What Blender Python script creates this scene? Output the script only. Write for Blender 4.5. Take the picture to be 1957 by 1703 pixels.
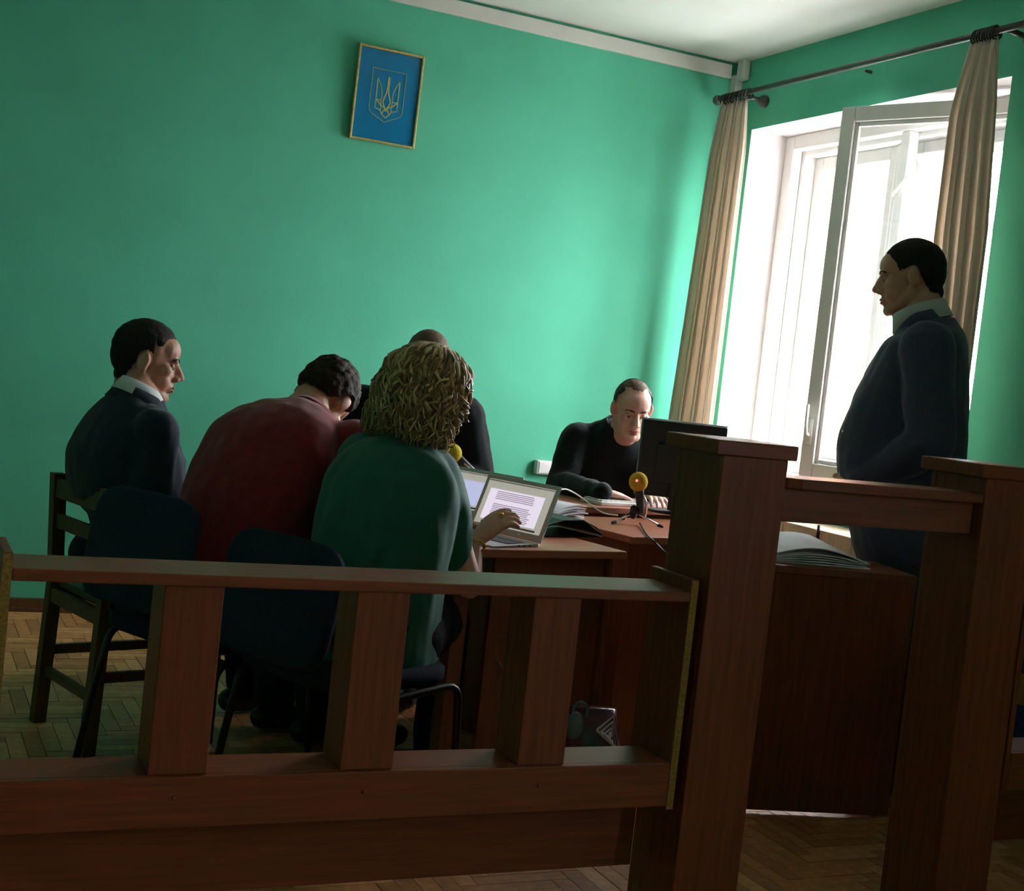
import bpy, bmesh, math, random
from mathutils import Vector, Matrix, noise
R = math.radians
for o in list(bpy.data.objects):
    bpy.data.objects.remove(o)
SC = bpy.context.scene
COL = SC.collection
V = Vector

# ------------------------------------------------------------------ camera
F_PX, IW, IH, CAM_H = 2562.0, 1957.0, 1703.0, 1.25
YAW, PITCH, ROLL = R(25.12), R(3.03), R(-6.257)
_r = V((math.cos(YAW), -math.sin(YAW), 0)); _f = V((math.sin(YAW), math.cos(YAW), 0)); _d = V((0, 0, -1))
CAM_F = _f*math.cos(PITCH) + _d*math.sin(PITCH)
_d2 = _d*math.cos(PITCH) - _f*math.sin(PITCH)
CAM_R = _r*math.cos(ROLL) + _d2*math.sin(ROLL)
CAM_D = -_r*math.sin(ROLL) + _d2*math.cos(ROLL)
CAM_P = V((0, 0, CAM_H))
cd = bpy.data.cameras.new('camera'); cam = bpy.data.objects.new('camera', cd); COL.objects.link(cam)
cd.sensor_fit = 'HORIZONTAL'; cd.sensor_width = 36.0; cd.lens = F_PX/IW*36.0; cd.clip_start = .05
m3 = Matrix((CAM_R, -CAM_D, -CAM_F)).transposed()
cam.matrix_world = Matrix.Translation(CAM_P) @ m3.to_4x4()
SC.camera = cam

def at(px, py, d):            # point on the pixel's ray at camera depth d
    return CAM_P + (CAM_F + CAM_R*((px-IW/2)/F_PX) + CAM_D*((py-IH/2)/F_PX))*d
def at_z(px, py, z):          # point on the pixel's ray at height z
    v = at(px, py, 1.0) - CAM_P
    return CAM_P + v*((z-CAM_H)/v.z)

# ------------------------------------------------------------------ sky, light, exposure
w = bpy.data.worlds.new('overcast_sky'); SC.world = w; w.use_nodes = True
bg = w.node_tree.nodes['Background']
bg.inputs[0].default_value = (.95, .96, 1.0, 1); bg.inputs[1].default_value = 14.0
pl = bpy.data.lights.new('window_portal', 'AREA'); pl.shape = 'RECTANGLE'; pl.size = 1.72; pl.size_y = 1.74
pl.cycles.is_portal = True
po = bpy.data.objects.new('window_portal', pl); COL.objects.link(po)
po.location = (4.385, 4.995, 1.76); po.rotation_euler = (0, R(90), 0)
pl2 = pl.copy(); pl2.size_y = .6
p2 = bpy.data.objects.new('window_portal', pl2); COL.objects.link(p2)      # the second window, beside the photographer
p2.location = (4.385, -.775, 1.76); p2.rotation_euler = (0, R(90), 0)
SC.view_settings.view_transform = 'Standard'; SC.view_settings.look = 'None'
SC.view_settings.exposure = 1.55; SC.view_settings.gamma = 1.0; SC.view_settings.use_curve_mapping = False

# ------------------------------------------------------------------ materials
MATS = {}
def mat(name, col, rough=.6, spec=.5, metal=0, var=0, scale=20, stretch=(1,1,1), bump=0, bscale=60, sheen=0, emit=0, ecol=None, sss=0, col2=None, coat=0):
    m = bpy.data.materials.new(name); m.use_nodes = True; nt = m.node_tree; N = nt.nodes; L = nt.links
    b = N['Principled BSDF']
    b.inputs['Base Color'].default_value = (*col, 1); b.inputs['Roughness'].default_value = rough
    b.inputs['Specular IOR Level'].default_value = spec; b.inputs['Metallic'].default_value = metal
    b.inputs['Coat Weight'].default_value = coat
    if sheen: b.inputs['Sheen Weight'].default_value = sheen; b.inputs['Sheen Roughness'].default_value = .5
    if sss:
        b.inputs['Subsurface Weight'].default_value = sss; b.inputs['Subsurface Scale'].default_value = .006
        b.inputs['Subsurface Radius'].default_value = (1, .35, .2)
    if emit:
        b.inputs['Emission Color'].default_value = (*(ecol or col), 1); b.inputs['Emission Strength'].default_value = emit
    if var or bump or col2:
        tc = N.new('ShaderNodeTexCoord'); mp = N.new('ShaderNodeMapping'); mp.inputs['Scale'].default_value = stretch
        L.new(tc.outputs['Object'], mp.inputs[0])
    if var or col2:
        n = N.new('ShaderNodeTexNoise'); n.inputs['Scale'].default_value = scale; n.inputs['Detail'].default_value = 6
        L.new(mp.outputs[0], n.inputs['Vector'])
        mx = N.new('ShaderNodeMix'); mx.data_type = 'RGBA'
        a = col2 or tuple(c*(1-var) for c in col); c2 = col if col2 else tuple(min(1, c*(1+var)) for c in col)
        mx.inputs[6].default_value = (*a, 1); mx.inputs[7].default_value = (*c2, 1)
        cr = N.new('ShaderNodeMapRange'); cr.inputs[1].default_value = .3; cr.inputs[2].default_value = .7
        L.new(n.outputs[0], cr.inputs[0]); L.new(cr.outputs[0], mx.inputs[0]); L.new(mx.outputs[2], b.inputs['Base Color'])
    if bump:
        n2 = N.new('ShaderNodeTexNoise'); n2.inputs['Scale'].default_value = bscale; n2.inputs['Detail'].default_value = 4
        L.new(mp.outputs[0], n2.inputs['Vector'])
        bp = N.new('ShaderNodeBump'); bp.inputs['Strength'].default_value = bump; bp.inputs['Distance'].default_value = .01
        L.new(n2.outputs[0], bp.inputs['Height']); L.new(bp.outputs[0], b.inputs['Normal'])
    MATS[name] = m
    return m
mat('mint_paint', (.105, .50, .325), .75, .25, var=.05, scale=3, bump=.06, bscale=90)
mat('ceiling_white', (.70, .70, .66), .85, .2, var=.03, scale=2, bump=.03)
mat('reveal_white', (.62, .58, .57), .7, .3, var=.03, scale=4)
mat('frame_white', (.74, .72, .70), .45, .4, var=.04, scale=9)
mat('trim_white', (.66, .65, .60), .6, .3, var=.04, scale=5)
mat('laminate', (.195, .049, .017), .45, .3, var=.22, scale=14, stretch=(6, 6, .35), bump=.02, bscale=120)
mat('laminate_flat', (.205, .053, .019), .40, .32, var=.22, scale=14, stretch=(.35, 6, 6), bump=.02, bscale=120)
mat('raw_chipboard', (.27, .165, .040), .85, .2, var=.35, scale=160)
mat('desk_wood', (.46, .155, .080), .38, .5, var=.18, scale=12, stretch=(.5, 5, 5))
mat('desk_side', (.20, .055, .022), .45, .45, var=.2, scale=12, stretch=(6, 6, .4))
mat('parquet_oak', (.52, .22, .078), .5, .4, var=.25, scale=30, stretch=(1, 1, 1))
mat('parquet_dark', (.41, .165, .055), .5, .4, var=.25, scale=30)
mat('parquet_pale', (.60, .29, .11), .5, .4, var=.22, scale=30)
mat('floor_bed', (.05, .028, .014), .9, .1, var=.2, scale=10)
mat('chair_wood', (.115, .052, .016), .55, .4, var=.3, scale=18, stretch=(5, 5, .6))
mat('oak_chair', (.36, .20, .045), .5, .4, var=.2, scale=18, stretch=(5, 5, .6))
mat('navy_fabric', (.012, .020, .038), .85, .2, var=.3, scale=200, bump=.15, bscale=400)
mat('blue_fabric', (.020, .055, .16), .85, .2, var=.3, scale=200, bump=.15, bscale=400)
mat('black_tube', (.012, .012, .014), .32, .5)
mat('black_plastic', (.016, .016, .018), .42, .5, var=.1, scale=40)
mat('grey_plastic', (.13, .13, .13), .5, .4)
mat('monitor_back', (.022, .023, .025), .45, .5, var=.1, scale=30)
mat('monitor_rim', (.30, .31, .31), .35, .5)
mat('white_plastic', (.72, .71, .68), .45, .4)
mat('paper', (.84, .84, .90), .8, .2, var=.02, scale=30)
mat('aluminium', (.56, .60, .58), .38, .5, metal=.75)
mat('chrome', (.72, .72, .72), .18, .5, metal=1)
mat('gold', (.80, .55, .18), .28, .5, metal=1)
mat('gilt_frame', (.50, .40, .13), .42, .5, metal=.45, var=.2, scale=60)
mat('foam_yellow', (.62, .40, .035), .95, .1, var=.25, scale=260, bump=.5, bscale=500)
mat('foam_lime', (.66, .56, .05), .95, .1, var=.25, scale=260, bump=.5, bscale=500)
mat('print_blue', (.001, .17, .36), .25, .5, var=.06, scale=8)
mat('print_gold', (.36, .42, .17), .5, .4)
mat('curtain', (.70, .62, .52), .9, .1, var=.08, scale=14, stretch=(4, 4, .3))
mat('rod_dark', (.045, .050, .040), .4, .5, var=.2, scale=30)
mat('beige_wood', (.66, .53, .36), .6, .3, var=.1, scale=12, stretch=(5, 5, .4))
mat('suit_navy', (.012, .022, .040), .8, .2, var=.15, scale=90, bump=.08, bscale=300, sheen=.15)
mat('suit_blue', (.050, .056, .098), .8, .2, var=.15, scale=90, bump=.08, bscale=300, sheen=.2)
mat('knit_red', (.23, .018, .020), .85, .15, var=.18, scale=40, bump=.15, bscale=300, sheen=.25)
mat('jersey_green', (.022, .135, .100), .78, .2, var=.12, scale=20, bump=.05, bscale=250, sheen=.2)
mat('knit_black', (.010, .014, .016), .85, .15, var=.2, scale=80, bump=.08, bscale=300, sheen=.1)
mat('robe_black', (.009, .012, .014), .8, .15, var=.2, scale=60)
mat('trousers_dark', (.012, .013, .020), .85, .15, var=.2, scale=80)
mat('shirt_white', (.74, .76, .78), .75, .2)
mat('shirt_grey', (.52, .52, .52), .75, .2)
mat('shoe_black', (.012, .010, .010), .35, .5)
mat('skin', (.56, .30, .20), .5, .4, var=.06, scale=30, sss=.08)
mat('skin_fair', (.66, .38, .28), .5, .4, var=.06, scale=30, sss=.08)
mat('lip', (.40, .14, .11), .5, .4)
mat('hair_dark', (.018, .014, .010), .7, .2, var=.35, scale=160, bump=.4, bscale=300)
mat('hair_brown', (.040, .027, .014), .7, .2, var=.35, scale=160, bump=.4, bscale=300)
mat('hair_thin', (.12, .075, .045), .7, .3, var=.4, scale=220, bump=.3, bscale=400)
mat('eye_white', (.42, .38, .35), .7, .1)
mat('iris', (.035, .03, .025), .6, .2)
mat('brick_red', (.55, .25, .16), .9, .1, var=.2, scale=3)
mat('outside_ground', (.40, .40, .38), .9, .1, var=.2, scale=.4)
mat('bag_maroon', (.06, .018, .026), .22, .5, var=.4, scale=14)
mat('bag_white', (.62, .56, .58), .25, .5)
mat('bag_teal', (.10, .16, .16), .25, .5)
mat('cable_dark', (.012, .010, .010), .5, .4)
mat('cable_brown', (.20, .085, .045), .5, .4)
mat('cable_grey', (.30, .30, .30), .5, .4)
mat('screen_grey', (.30, .30, .28), .4, .4, emit=.30, ecol=(.40, .40, .34))
mat('screen_page', (.30, .30, .30), .4, .4, emit=.42, ecol=(.62, .56, .66))
mat('screen_text', (.10, .10, .10), .4, .4, emit=.25, ecol=(.40, .33, .45))
mat('screen_blue', (.30, .30, .30), .4, .4, emit=.36, ecol=(.42, .45, .66))
mat('screen_dark', (.03, .03, .03), .35, .5, emit=.04, ecol=(.2, .2, .2))
mat('red_led', (.8, .1, .12), .4, .4, emit=1.2, ecol=(1, .15, .2))
_m = MATS['curtain']; _nt = _m.node_tree; _p = _nt.nodes['Principled BSDF']; _o = _nt.nodes['Material Output']
_tr = _nt.nodes.new('ShaderNodeBsdfTranslucent'); _tr.inputs[0].default_value = (.78, .68, .57, 1); _mx = _nt.nodes.new('ShaderNodeMixShader'); _mx.inputs[0].default_value = .4
_nt.links.new(_p.outputs[0], _mx.inputs[1]); _nt.links.new(_tr.outputs[0], _mx.inputs[2]); _nt.links.new(_mx.outputs[0], _o.inputs[0])
# woman's hair: colour follows each lock
mh = bpy.data.materials.new('hair_curly'); mh.use_nodes = True
_b = mh.node_tree.nodes['Principled BSDF']; _a = mh.node_tree.nodes.new('ShaderNodeVertexColor'); _a.layer_name = 'lock'
mh.node_tree.links.new(_a.outputs[0], _b.inputs['Base Color']); _b.inputs['Roughness'].default_value = .5
MATS['hair_curly'] = mh
# window glass: thin clear pane
mg = bpy.data.materials.new('window_glass'); mg.use_nodes = True; nt = mg.node_tree
for n in list(nt.nodes): nt.nodes.remove(n)
_o = nt.nodes.new('ShaderNodeOutputMaterial'); _m = nt.nodes.new('ShaderNodeMixShader'); _t = nt.nodes.new('ShaderNodeBsdfTransparent'); _g = nt.nodes.new('ShaderNodeBsdfGlossy')
_g.inputs['Roughness'].default_value = .03; _m.inputs[0].default_value = .06; _t.inputs[0].default_value = (.96, .97, .97, 1)
nt.links.new(_t.outputs[0], _m.inputs[1]); nt.links.new(_g.outputs[0], _m.inputs[2]); nt.links.new(_m.outputs[0], _o.inputs[0])
MATS['window_glass'] = mg

# ------------------------------------------------------------------ mesh helpers
class MB:
    """collects shapes into one mesh"""
    def __init__(s): s.v = []; s.f = []; s.mi = []; s.cur = 0
    def add(s, vs, fs):
        n = len(s.v); s.v += [V(v) for v in vs]; s.f += [[i+n for i in f] for f in fs]; s.mi += [s.cur]*len(fs); return s
    def box(s, x0, x1, y0, y1, z0, z1):
        vs = [(x, y, z) for z in (z0, z1) for y in (y0, y1) for x in (x0, x1)]
        return s.add(vs, [(0,2,3,1),(4,5,7,6),(0,1,5,4),(2,6,7,3),(0,4,6,2),(1,3,7,5)])
    def quad(s, a, b, c, d): return s.add([a, b, c, d], [(0,1,2,3)])
    def obox(s, c, u, v, w):      # box with half axes u, v, w about c
        c, u, v, w = V(c), V(u), V(v), V(w)
        vs = [c+u*i+v*j+w*k for k in (-1,1) for j in (-1,1) for i in (-1,1)]
        fs = [(0,2,3,1),(4,5,7,6),(0,1,5,4),(2,6,7,3),(0,4,6,2),(1,3,7,5)]
        if u.cross(v).dot(w) < 0: fs = [f[::-1] for f in fs]
        return s.add(vs, fs)
    def loft(s, rings, caps=True):   # rings: list of equal-length point loops
        n = len(rings[0]); vs = [p for r in rings for p in r]; fs = []
        for i in range(len(rings)-1):
            for j in range(n):
                k = (j+1) % n
                fs.append((i*n+j, i*n+k, (i+1)*n+k, (i+1)*n+j))
        if caps:
            fs.append(tuple(range(n))[::-1]); b = (len(rings)-1)*n; fs.append(tuple(b+j for j in range(n)))
        return s.add(vs, fs)
    def tube(s, pts, r, seg=8, r1=None, round_=0, sub=4):
        pts = [V(p) for p in pts]
        if round_: pts = fillet(pts, round_, sub)
        rings = []; up = None
        for i, p in enumerate(pts):
            t = (pts[min(i+1, len(pts)-1)]-pts[max(i-1, 0)]).normalized()
            if up is None:
                up = V((0,0,1)) if abs(t.z) < .9 else V((1,0,0))
            a = t.cross(up).normalized(); up = a.cross(t).normalized()
            rr = r if r1 is None else r+(r1-r)*i/max(1, len(pts)-1)
            rings.append([p+(a*math.cos(q)+up*math.sin(q))*rr for q in [2*math.pi*j/seg for j in range(seg)]])
        return s.loft([rg[::-1] for rg in rings])
    def cap(s, p0, p1, r0, r1, seg=14, hs=4):    # tapered capsule
        p0, p1 = V(p0), V(p1); ax = p1-p0
        t = ax.normalized() if ax.length > 1e-6 else V((0,0,1))
        up = V((0,0,1)) if abs(t.z) < .9 else V((1,0,0)); a = t.cross(up).normalized(); b = a.cross(t)
        rings = []
        for i in range(hs+1):
            q = -math.pi/2+math.pi/2*i/hs+ (.12 if i == 0 else 0); rings.append((p0+t*r0*math.sin(q), r0*math.cos(q)))
        for i in range(hs+1):
            q = math.pi/2*i/hs-(.12 if i == hs else 0); rings.append((p1+t*r1*math.sin(q), r1*math.cos(q)))
        rg = [[c+(a*math.cos(u)+b*math.sin(u))*rr for u in [2*math.pi*j/seg for j in range(seg)]] for c, rr in rings]
        return s.loft([x[::-1] for x in rg])
    def ell(s, c, rad, m=None, seg=16, st=10):
        c = V(c); rings = []
        for i in range(st+1):
            q = -math.pi/2+math.pi*i/st
            if i == 0: q += .1
            if i == st: q -= .1
            rings.append([V((rad[0]*math.cos(q)*math.cos(u), rad[1]*math.cos(q)*math.sin(u), rad[2]*math.sin(q))) for u in [2*math.pi*j/seg for j in range(seg)]])
        rings = [[c+((m @ p) if m else p) for p in r] for r in rings]
        return s.loft(rings)
    def xf(s, m):
        s.v = [m @ p for p in s.v]; return s
    def merge(s, o):
        n = len(s.v); s.v += o.v; s.f += [[i+n for i in f] for f in o.f]; s.mi += o.mi; return s

def fillet(pts, r, sub):
    out = [pts[0]]
    for i in range(1, len(pts)-1):
        a, b, c = pts[i-1], pts[i], pts[i+1]
        d0 = (a-b); d1 = (c-b); rr = min(r, d0.length*.49, d1.length*.49)
        p0 = b+d0.normalized()*rr; p1 = b+d1.normalized()*rr
        for k in range(sub+1):
            t = k/sub; out.append(p0*(1-t)**2+b*2*t*(1-t)+p1*t*t)
    out.append(pts[-1]); return out
def curve3(pts, n=24):   # Catmull-Rom through points
    pts = [V(p) for p in pts]; P = [pts[0]*2-pts[1]]+pts+[pts[-1]*2-pts[-2]]; out = []
    seg = len(pts)-1
    for i in range(n+1):
        u = i/n*seg; k = min(int(u), seg-1); t = u-k; a, b, c, d = P[k:k+4]
        out.append(.5*((2*b)+(c-a)*t+(2*a-5*b+4*c-d)*t*t+(3*b-a-3*c+d)*t**3))
    return out

def obj(name, mb, m, parent=None, smooth=False, bevel=0, origin=None, label=None, kind=None):
    me = bpy.data.meshes.new(name)
    vs = [v-origin for v in mb.v] if origin is not None else mb.v
    me.from_pydata([tuple(v) for v in vs], [], mb.f); me.validate()
    ms = m if isinstance(m, (list, tuple)) else [m]
    for x in ms: me.materials.append(MATS[x])
    if len(ms) > 1 and len(me.polygons) == len(mb.mi):
        me.polygons.foreach_set('material_index', mb.mi)
    if smooth: me.polygons.foreach_set('use_smooth', [True]*len(me.polygons))
    me.update()
    o = bpy.data.objects.new(name, me); COL.objects.link(o)
    if parent: o.parent = parent
    if bevel:
        b = o.modifiers.new('bevel', 'BEVEL'); b.width = bevel; b.segments = 2; b.limit_method = 'ANGLE'
    if label: o['label'] = label
    if kind: o['kind'] = kind
    return o
def tag(o, label, cat, group=None):
    o['label'] = label; o['category'] = cat
    if group: o['group'] = group
    return o
def thing(name, label, cat, loc=(0,0,0), rotz=0, group=None):
    o = bpy.data.objects.new(name, None); COL.objects.link(o); o.empty_display_size = .1
    o.location = loc; o.rotation_euler = (0, 0, rotz)
    return tag(o, label, cat, group)
def struct(name, mb, m, parent=None, **k):
    o = obj(name, mb, m, parent, **k)
    if parent is None: o['kind'] = 'structure'
    return o
def bx(*a): return MB().box(*a)

# ------------------------------------------------------------------ room shell
XL, XR, YF, YB, ZC = -2.7, 3.92, -2.6, 6.07, 3.0
WY0, WY1, WZ0, WZ1 = 4.105, 5.885, .90, 2.635       # window opening in the right wall
V0, V1 = -1.10, -.45                                 # second window, outside the frame
XO = 4.40                                            # outer face of that wall
struct('wall_back', bx(XL-.2, XO, YB, YB+.2, 0, ZC), 'mint_paint')
struct('wall_left', bx(XL-.2, XL, YF, YB, 0, ZC), 'mint_paint')
struct('wall_front', bx(XL-.2, XO, YF-.2, YF, 0, ZC), 'mint_paint')
mb = MB()
mb.box(XR, XO, YF, V0, 0, ZC); mb.box(XR, XO, V1, WY0, 0, ZC); mb.box(XR, XO, WY1, YB, 0, ZC); mb.box(XR, XO, V0, V1, WZ1, ZC); mb.box(XR, XO, V0, V1, 0, WZ0)
mb.box(XR, XO, WY0, WY1, WZ1, ZC); mb.box(XR, XO, WY0, WY1, 0, WZ0)
for i, f in enumerate(mb.f):
    c = sum((mb.v[j] for j in f), V())/4
    if XR+.01 < c.x < XO-.01 and (WY0-.01 < c.y < WY1+.01 or V0-.01 < c.y < V1+.01) and WZ0-.01 < c.z < WZ1+.01: mb.mi[i] = 1
struct('wall_right', mb, ['mint_paint', 'reveal_white'])
struct('ceiling', bx(XL-.2, XO, YF-.2, YB+.2, ZC, ZC+.2), 'ceiling_white')
fl = struct('floor', bx(XL-.2, XO, YF-.2, YB+.2, -.25, -.012), 'floor_bed')
# parquet blocks in herringbone; the ones the photograph shows are pieces of their own
bw, n = .05, 5
rnd = random.Random(4)
def vis(c):
    d = c-CAM_P; z = d.dot(CAM_F)
    if z < .3: return None
    return (d.dot(CAM_R)/z*F_PX+IW/2, d.dot(CAM_D)/z*F_PX+IH/2)
open_px = [(1400,1540,1715,1703), (640,1650,1225,1703), (20,1160,310,1470), (1880,1600,1957,1703), (400,1380,700,1450), (1180,1140,1250,1440), (840,1380,920,1440)]
single = []; rest = MB(); pm = ['parquet_oak', 'parquet_dark', 'parquet_pale']
hm = {}
for i in range(-260, 260):
    for j in range(-40, 40):
        ox, oy = (i+n*j)*bw, (i-n*j)*bw
        for hv in (0, 1):
            x0, y0 = (ox, oy) if hv == 0 else (ox, oy+bw)
            x1, y1 = (x0+n*bw, y0+bw) if hv == 0 else (x0+bw, y0+n*bw)
            if x1 < XL or x0 > XR or y1 < YF or y0 > YB: continue
            cx, cy = (x0+x1)/2, (y0+y1)/2
            full = x0 > XL and x1 < XR and y0 > YF and y1 < YB
            p = vis(V((cx, cy, 0)))
            sh = any(a <= p[0] <= c and b <= p[1] <= d for a, b, c, d in open_px) if p else False
            if full and sh: single.append((p[1], cx, cy, hv))
            else:
                rest.cur = rnd.randrange(3); g = .0012; h = rnd.uniform(-.0006, .0006)
                rest.box(max(x0, XL)+g, min(x1, XR)-g, max(y0, YF)+g, min(y1, YB)-g, -.012, h)
single.sort(reverse=True)
for k, (py, cx, cy, hv) in enumerate(single):
    g = .0012; key = (hv, rnd.randrange(3)); a, b = (n*bw/2-g, bw/2-g) if hv == 0 else (bw/2-g, n*bw/2-g)
    if k < 300:
        if key not in hm:
            me = obj('parquet_block', bx(-a, a, -b, b, -.012, 0), pm[key[1]], fl); hm[key] = me; o = me
        else:
            o = hm[key].copy(); COL.objects.link(o)
        o.location = (cx, cy, rnd.uniform(-.0006, .0008))
    else:
        rest.cur = key[1]; rest.box(cx-a, cx+a, cy-b, cy+b, -.012, 0)
obj('parquet_blocks', rest, pm, fl, kind='stuff')

# cornice on the back wall, corner conduit, skirting boards
mb = MB(); mb.box(XL, XR-.055, YB-.022, YB, 2.912, 2.982); struct('trim_1', mb, 'trim_white', bevel=.003)
mb = MB(); mb.box(XR-.045, XR, YB-.05, YB, .0, 2.93); struct('trim_2', mb, 'trim_white', bevel=.004)
mb = MB(); mb.box(XR-.05, XR-.005, YB-.11, YB-.06, 2.90, 3.0); struct('trim_3', mb, 'trim_white', bevel=.003)
mb = MB(); mb.box(XL, XR, YB-.018, YB, 0, .06); mb.box(XL, XR, YB-.026, YB-.018, 0, .02); struct('baseboard_back', mb, 'chair_wood', bevel=.003)
mb = MB(); mb.box(XR-.018, XR, YF, YB-.03, 0, .06); struct('baseboard_right', mb, 'chair_wood', bevel=.003)

# window: outer casement pair in the wall, inner frame, one inner casement swung into the room
def frame_rect(mb, x0, x1, y0, y1, z0, z1, t):
    mb.box(x0, x1, y0, y0+t, z0, z1); mb.box(x0, x1, y1-t, y1, z0, z1)
    mb.box(x0, x1, y0+t, y1-t, z1-t, z1); mb.box(x0, x1, y0+t, y1-t, z0, z0+t); return mb
wn = thing('window_1', '', ''); del wn['label']; del wn['category']; wn['kind'] = 'structure'; wn.location = (0, 0, 0)
mb = MB(); frame_rect(mb, 4.14, 4.20, WY0, WY1, WZ0, WZ1, .075); frame_rect(mb, 4.20, 4.33, WY0, WY1, WZ0, WZ1, .10); obj('inner_frame', mb, 'frame_white', wn, bevel=.006)
mb = MB(); mb.box(4.145, 4.20, 4.93, 4.99, WZ0+.075, WZ1-.075); mb.box(4.25, 4.34, 5.04, 5.14, WZ0+.1, WZ1-.1); obj('mullion', mb, 'frame_white', wn, bevel=.006)
for (a, b) in ((WY0+.10, 5.04), (5.14, WY1-.10)):
    mb = MB(); frame_rect(mb, 4.27, 4.32, a, b, WZ0+.10, WZ1-.10, .065); sa = obj('outer_casement', mb, 'frame_white', wn, bevel=.005)
    obj('pane', bx(4.293, 4.297, a+.06, b-.06, WZ0+.16, WZ1-.16), 'window_glass', sa)
obj('window_sill', bx(3.86, 4.15, WY0-.06, WY1+.06, WZ0-.03, WZ0+.012), 'frame_white', wn, bevel=.006)
# inner right casement, hinged beside the curtain, swung about 22 degrees
hg = bpy.data.objects.new('open_casement', None); COL.objects.link(hg); hg.parent = wn
hg.location = (4.15, 4.115, 0); hg.rotation_euler = (0, 0, R(21.5))
mb = MB(); frame_rect(mb, -.045, 0, 0, .925, .93, 2.60, .068); frame_rect(mb, -.03, -.012, .068, .857, .998, 2.532, .02); obj('casement_frame', mb, 'frame_white', hg, bevel=.005)
obj('pane', bx(-.021, -.018, .07, .855, 1.0, 2.53), 'window_glass', hg)
mb = MB(); mb.tube([(-.05, .89, 1.12), (-.075, .89, 1.13), (-.085, .89, 1.16), (-.08, .895, 1.26)], .008, 8); mb.box(-.052, -.045, .875, .905, 1.08, 1.20); obj('handle', mb, 'trim_white', hg, smooth=True)
# small ventilation flap tilted open, its stay arm
vm = Matrix.Translation((4.25, 0, 2.48)) @ Matrix.Rotation(R(-28), 4, 'Y')
mb = MB(); frame_rect(mb, -.02, .02, 4.30, 4.98, -.40, 0, .045); vs_ = obj('vent_sash', mb.xf(vm), 'frame_white', wn, bevel=.003)
obj('pane', bx(-.002, .002, 4.34, 4.94, -.36, -.04).xf(vm), 'window_glass', vs_)
mb = MB(); mb.tube([(4.16, 5.02, 2.27), (4.06, 4.80, 2.33)], .008, 6); obj('stay_arm', mb, 'frame_white', wn)

w2 = bpy.data.objects.new('window_2', None); COL.objects.link(w2); w2['kind'] = 'structure'
mb = MB(); frame_rect(mb, 4.14, 4.20, V0, V1, WZ0, WZ1, .075); obj('inner_frame', mb, 'frame_white', w2, bevel=.006)
for (a, b) in ((V0+.075, V1-.075),): obj('pane', bx(4.17, 4.174, a, b, WZ0+.075, WZ1-.075), 'window_glass', w2)
obj('window_sill', bx(3.86, 4.15, V0-.06, V1+.06, WZ0-.03, WZ0+.012), 'frame_white', w2, bevel=.006)
# outside: ground and a brick house across the yard
gr = obj('outside_ground', bx(4.6, 60, -40, 70, -4.3, -4.0), 'outside_ground'); gr['kind'] = 'structure'
hs = thing('brick_house', 'red brick house seen through the top of the left window pane', 'building', (13, 20.5, -4))
obj('wall', bx(0, 6, 0, 9, 0, 13), 'brick_red', hs)
for k in range(3):
    for q in range(3):
        f = obj('window', bx(-.06, .05, 1+q*2.6, 2.3+q*2.6, 2+k*3.4, 3.8+k*3.4), 'frame_white', hs); obj('pane', bx(-.07, -.05, 1.1+q*2.6, 2.2+q*2.6, 2.1+k*3.4, 3.7+k*3.4), 'monitor_back', f)
obj('roof', bx(-.3, 6.3, -.3, 9.3, 13, 13.4), 'grey_plastic', hs)

# ------------------------------------------------------------------ balustrade, pillars, gate
def balustrade(name, x0, x1, posts, label, raw=True):
    t = thing(name, label, 'railing', (x0, 2.45, 0))
    L = x1-x0
    def P(n, m, *a, **k): return obj(n, bx(*a), m, t, bevel=k.get('bevel', .0025))
    P('top_rail', 'laminate_flat', .018, L-.018, .0, .16, .798, .82)
    P('lower_board', 'laminate_flat', .018, L-.018, .018, .135, .422, .4395)
    P('fascia', 'laminate_flat', .018, L-.018, .0, .018, .343, .44)
    P('lower_panel', 'laminate_flat', .018, L-.018, .118, .136, .166, .422)
    for x in posts:
        P('post', 'laminate', x-x0, x-x0+.11, .012, .13, .44, .798)
    for a in (0, L-.018):
        e = P('end_board', 'laminate', a, a+.018, .002, .178, .335, .848)
        if raw: obj('raw_edge', bx(a+.0005, a+.0175, -.0005, .002, .336, .846), 'raw_chipboard', e, label='bare yellow chipboard edge')
    for x in posts[:3]:
        mb = MB(); mb.cap((x-x0+.05, -.0005, .40), (x-x0+.05, .001, .40), .004, .004, 8, 2); obj('screw_cap', mb, 'cable_brown', t)
    return t
balustrade('balustrade', .203, 1.634, (.488, .860, 1.246), 'long dark brown slatted railing in front of the seated people')
balustrade('balustrade', 2.603, 3.90, (2.96, 3.33, 3.60), 'short piece of brown railing right of the gate by the window wall', False)
def pillar(x0, x1, label):
    t = thing('pillar', label, 'pillar', ((x0+x1)/2, 2.54, 0)); h = (x1-x0)/2
    obj('front_panel', bx(-h, h, -.09, -.074, .0, 1.125), 'laminate', t, bevel=.002)
    obj('back_panel', bx(-h, h, .084, .10, .0, 1.125), 'laminate', t, bevel=.002)
    for s in (-1, 1): obj('side_panel', bx(*sorted((s*h, s*(h-.016))), -.074, .084, .0, 1.125), 'laminate', t, bevel=.002)
    obj('cap', bx(-h-.022, h+.022, -.094, .122, 1.125, 1.158), 'laminate_flat', t, bevel=.003)
    return t
pillar(1.660, 1.832, 'tall brown wood pillar left of the gate, in front of the monitor')
pillar(2.424, 2.596, 'tall brown wood pillar at the right edge of the gate')
g = thing('gate', 'brown gate board with rounded top between the two pillars', 'gate', (1.834, 2.45, 0))
tp = MB(); pts = [(0, .125), (0, .03), (.012, .012), (.045, 0), (.586, 0), (.586, .125)]
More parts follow.
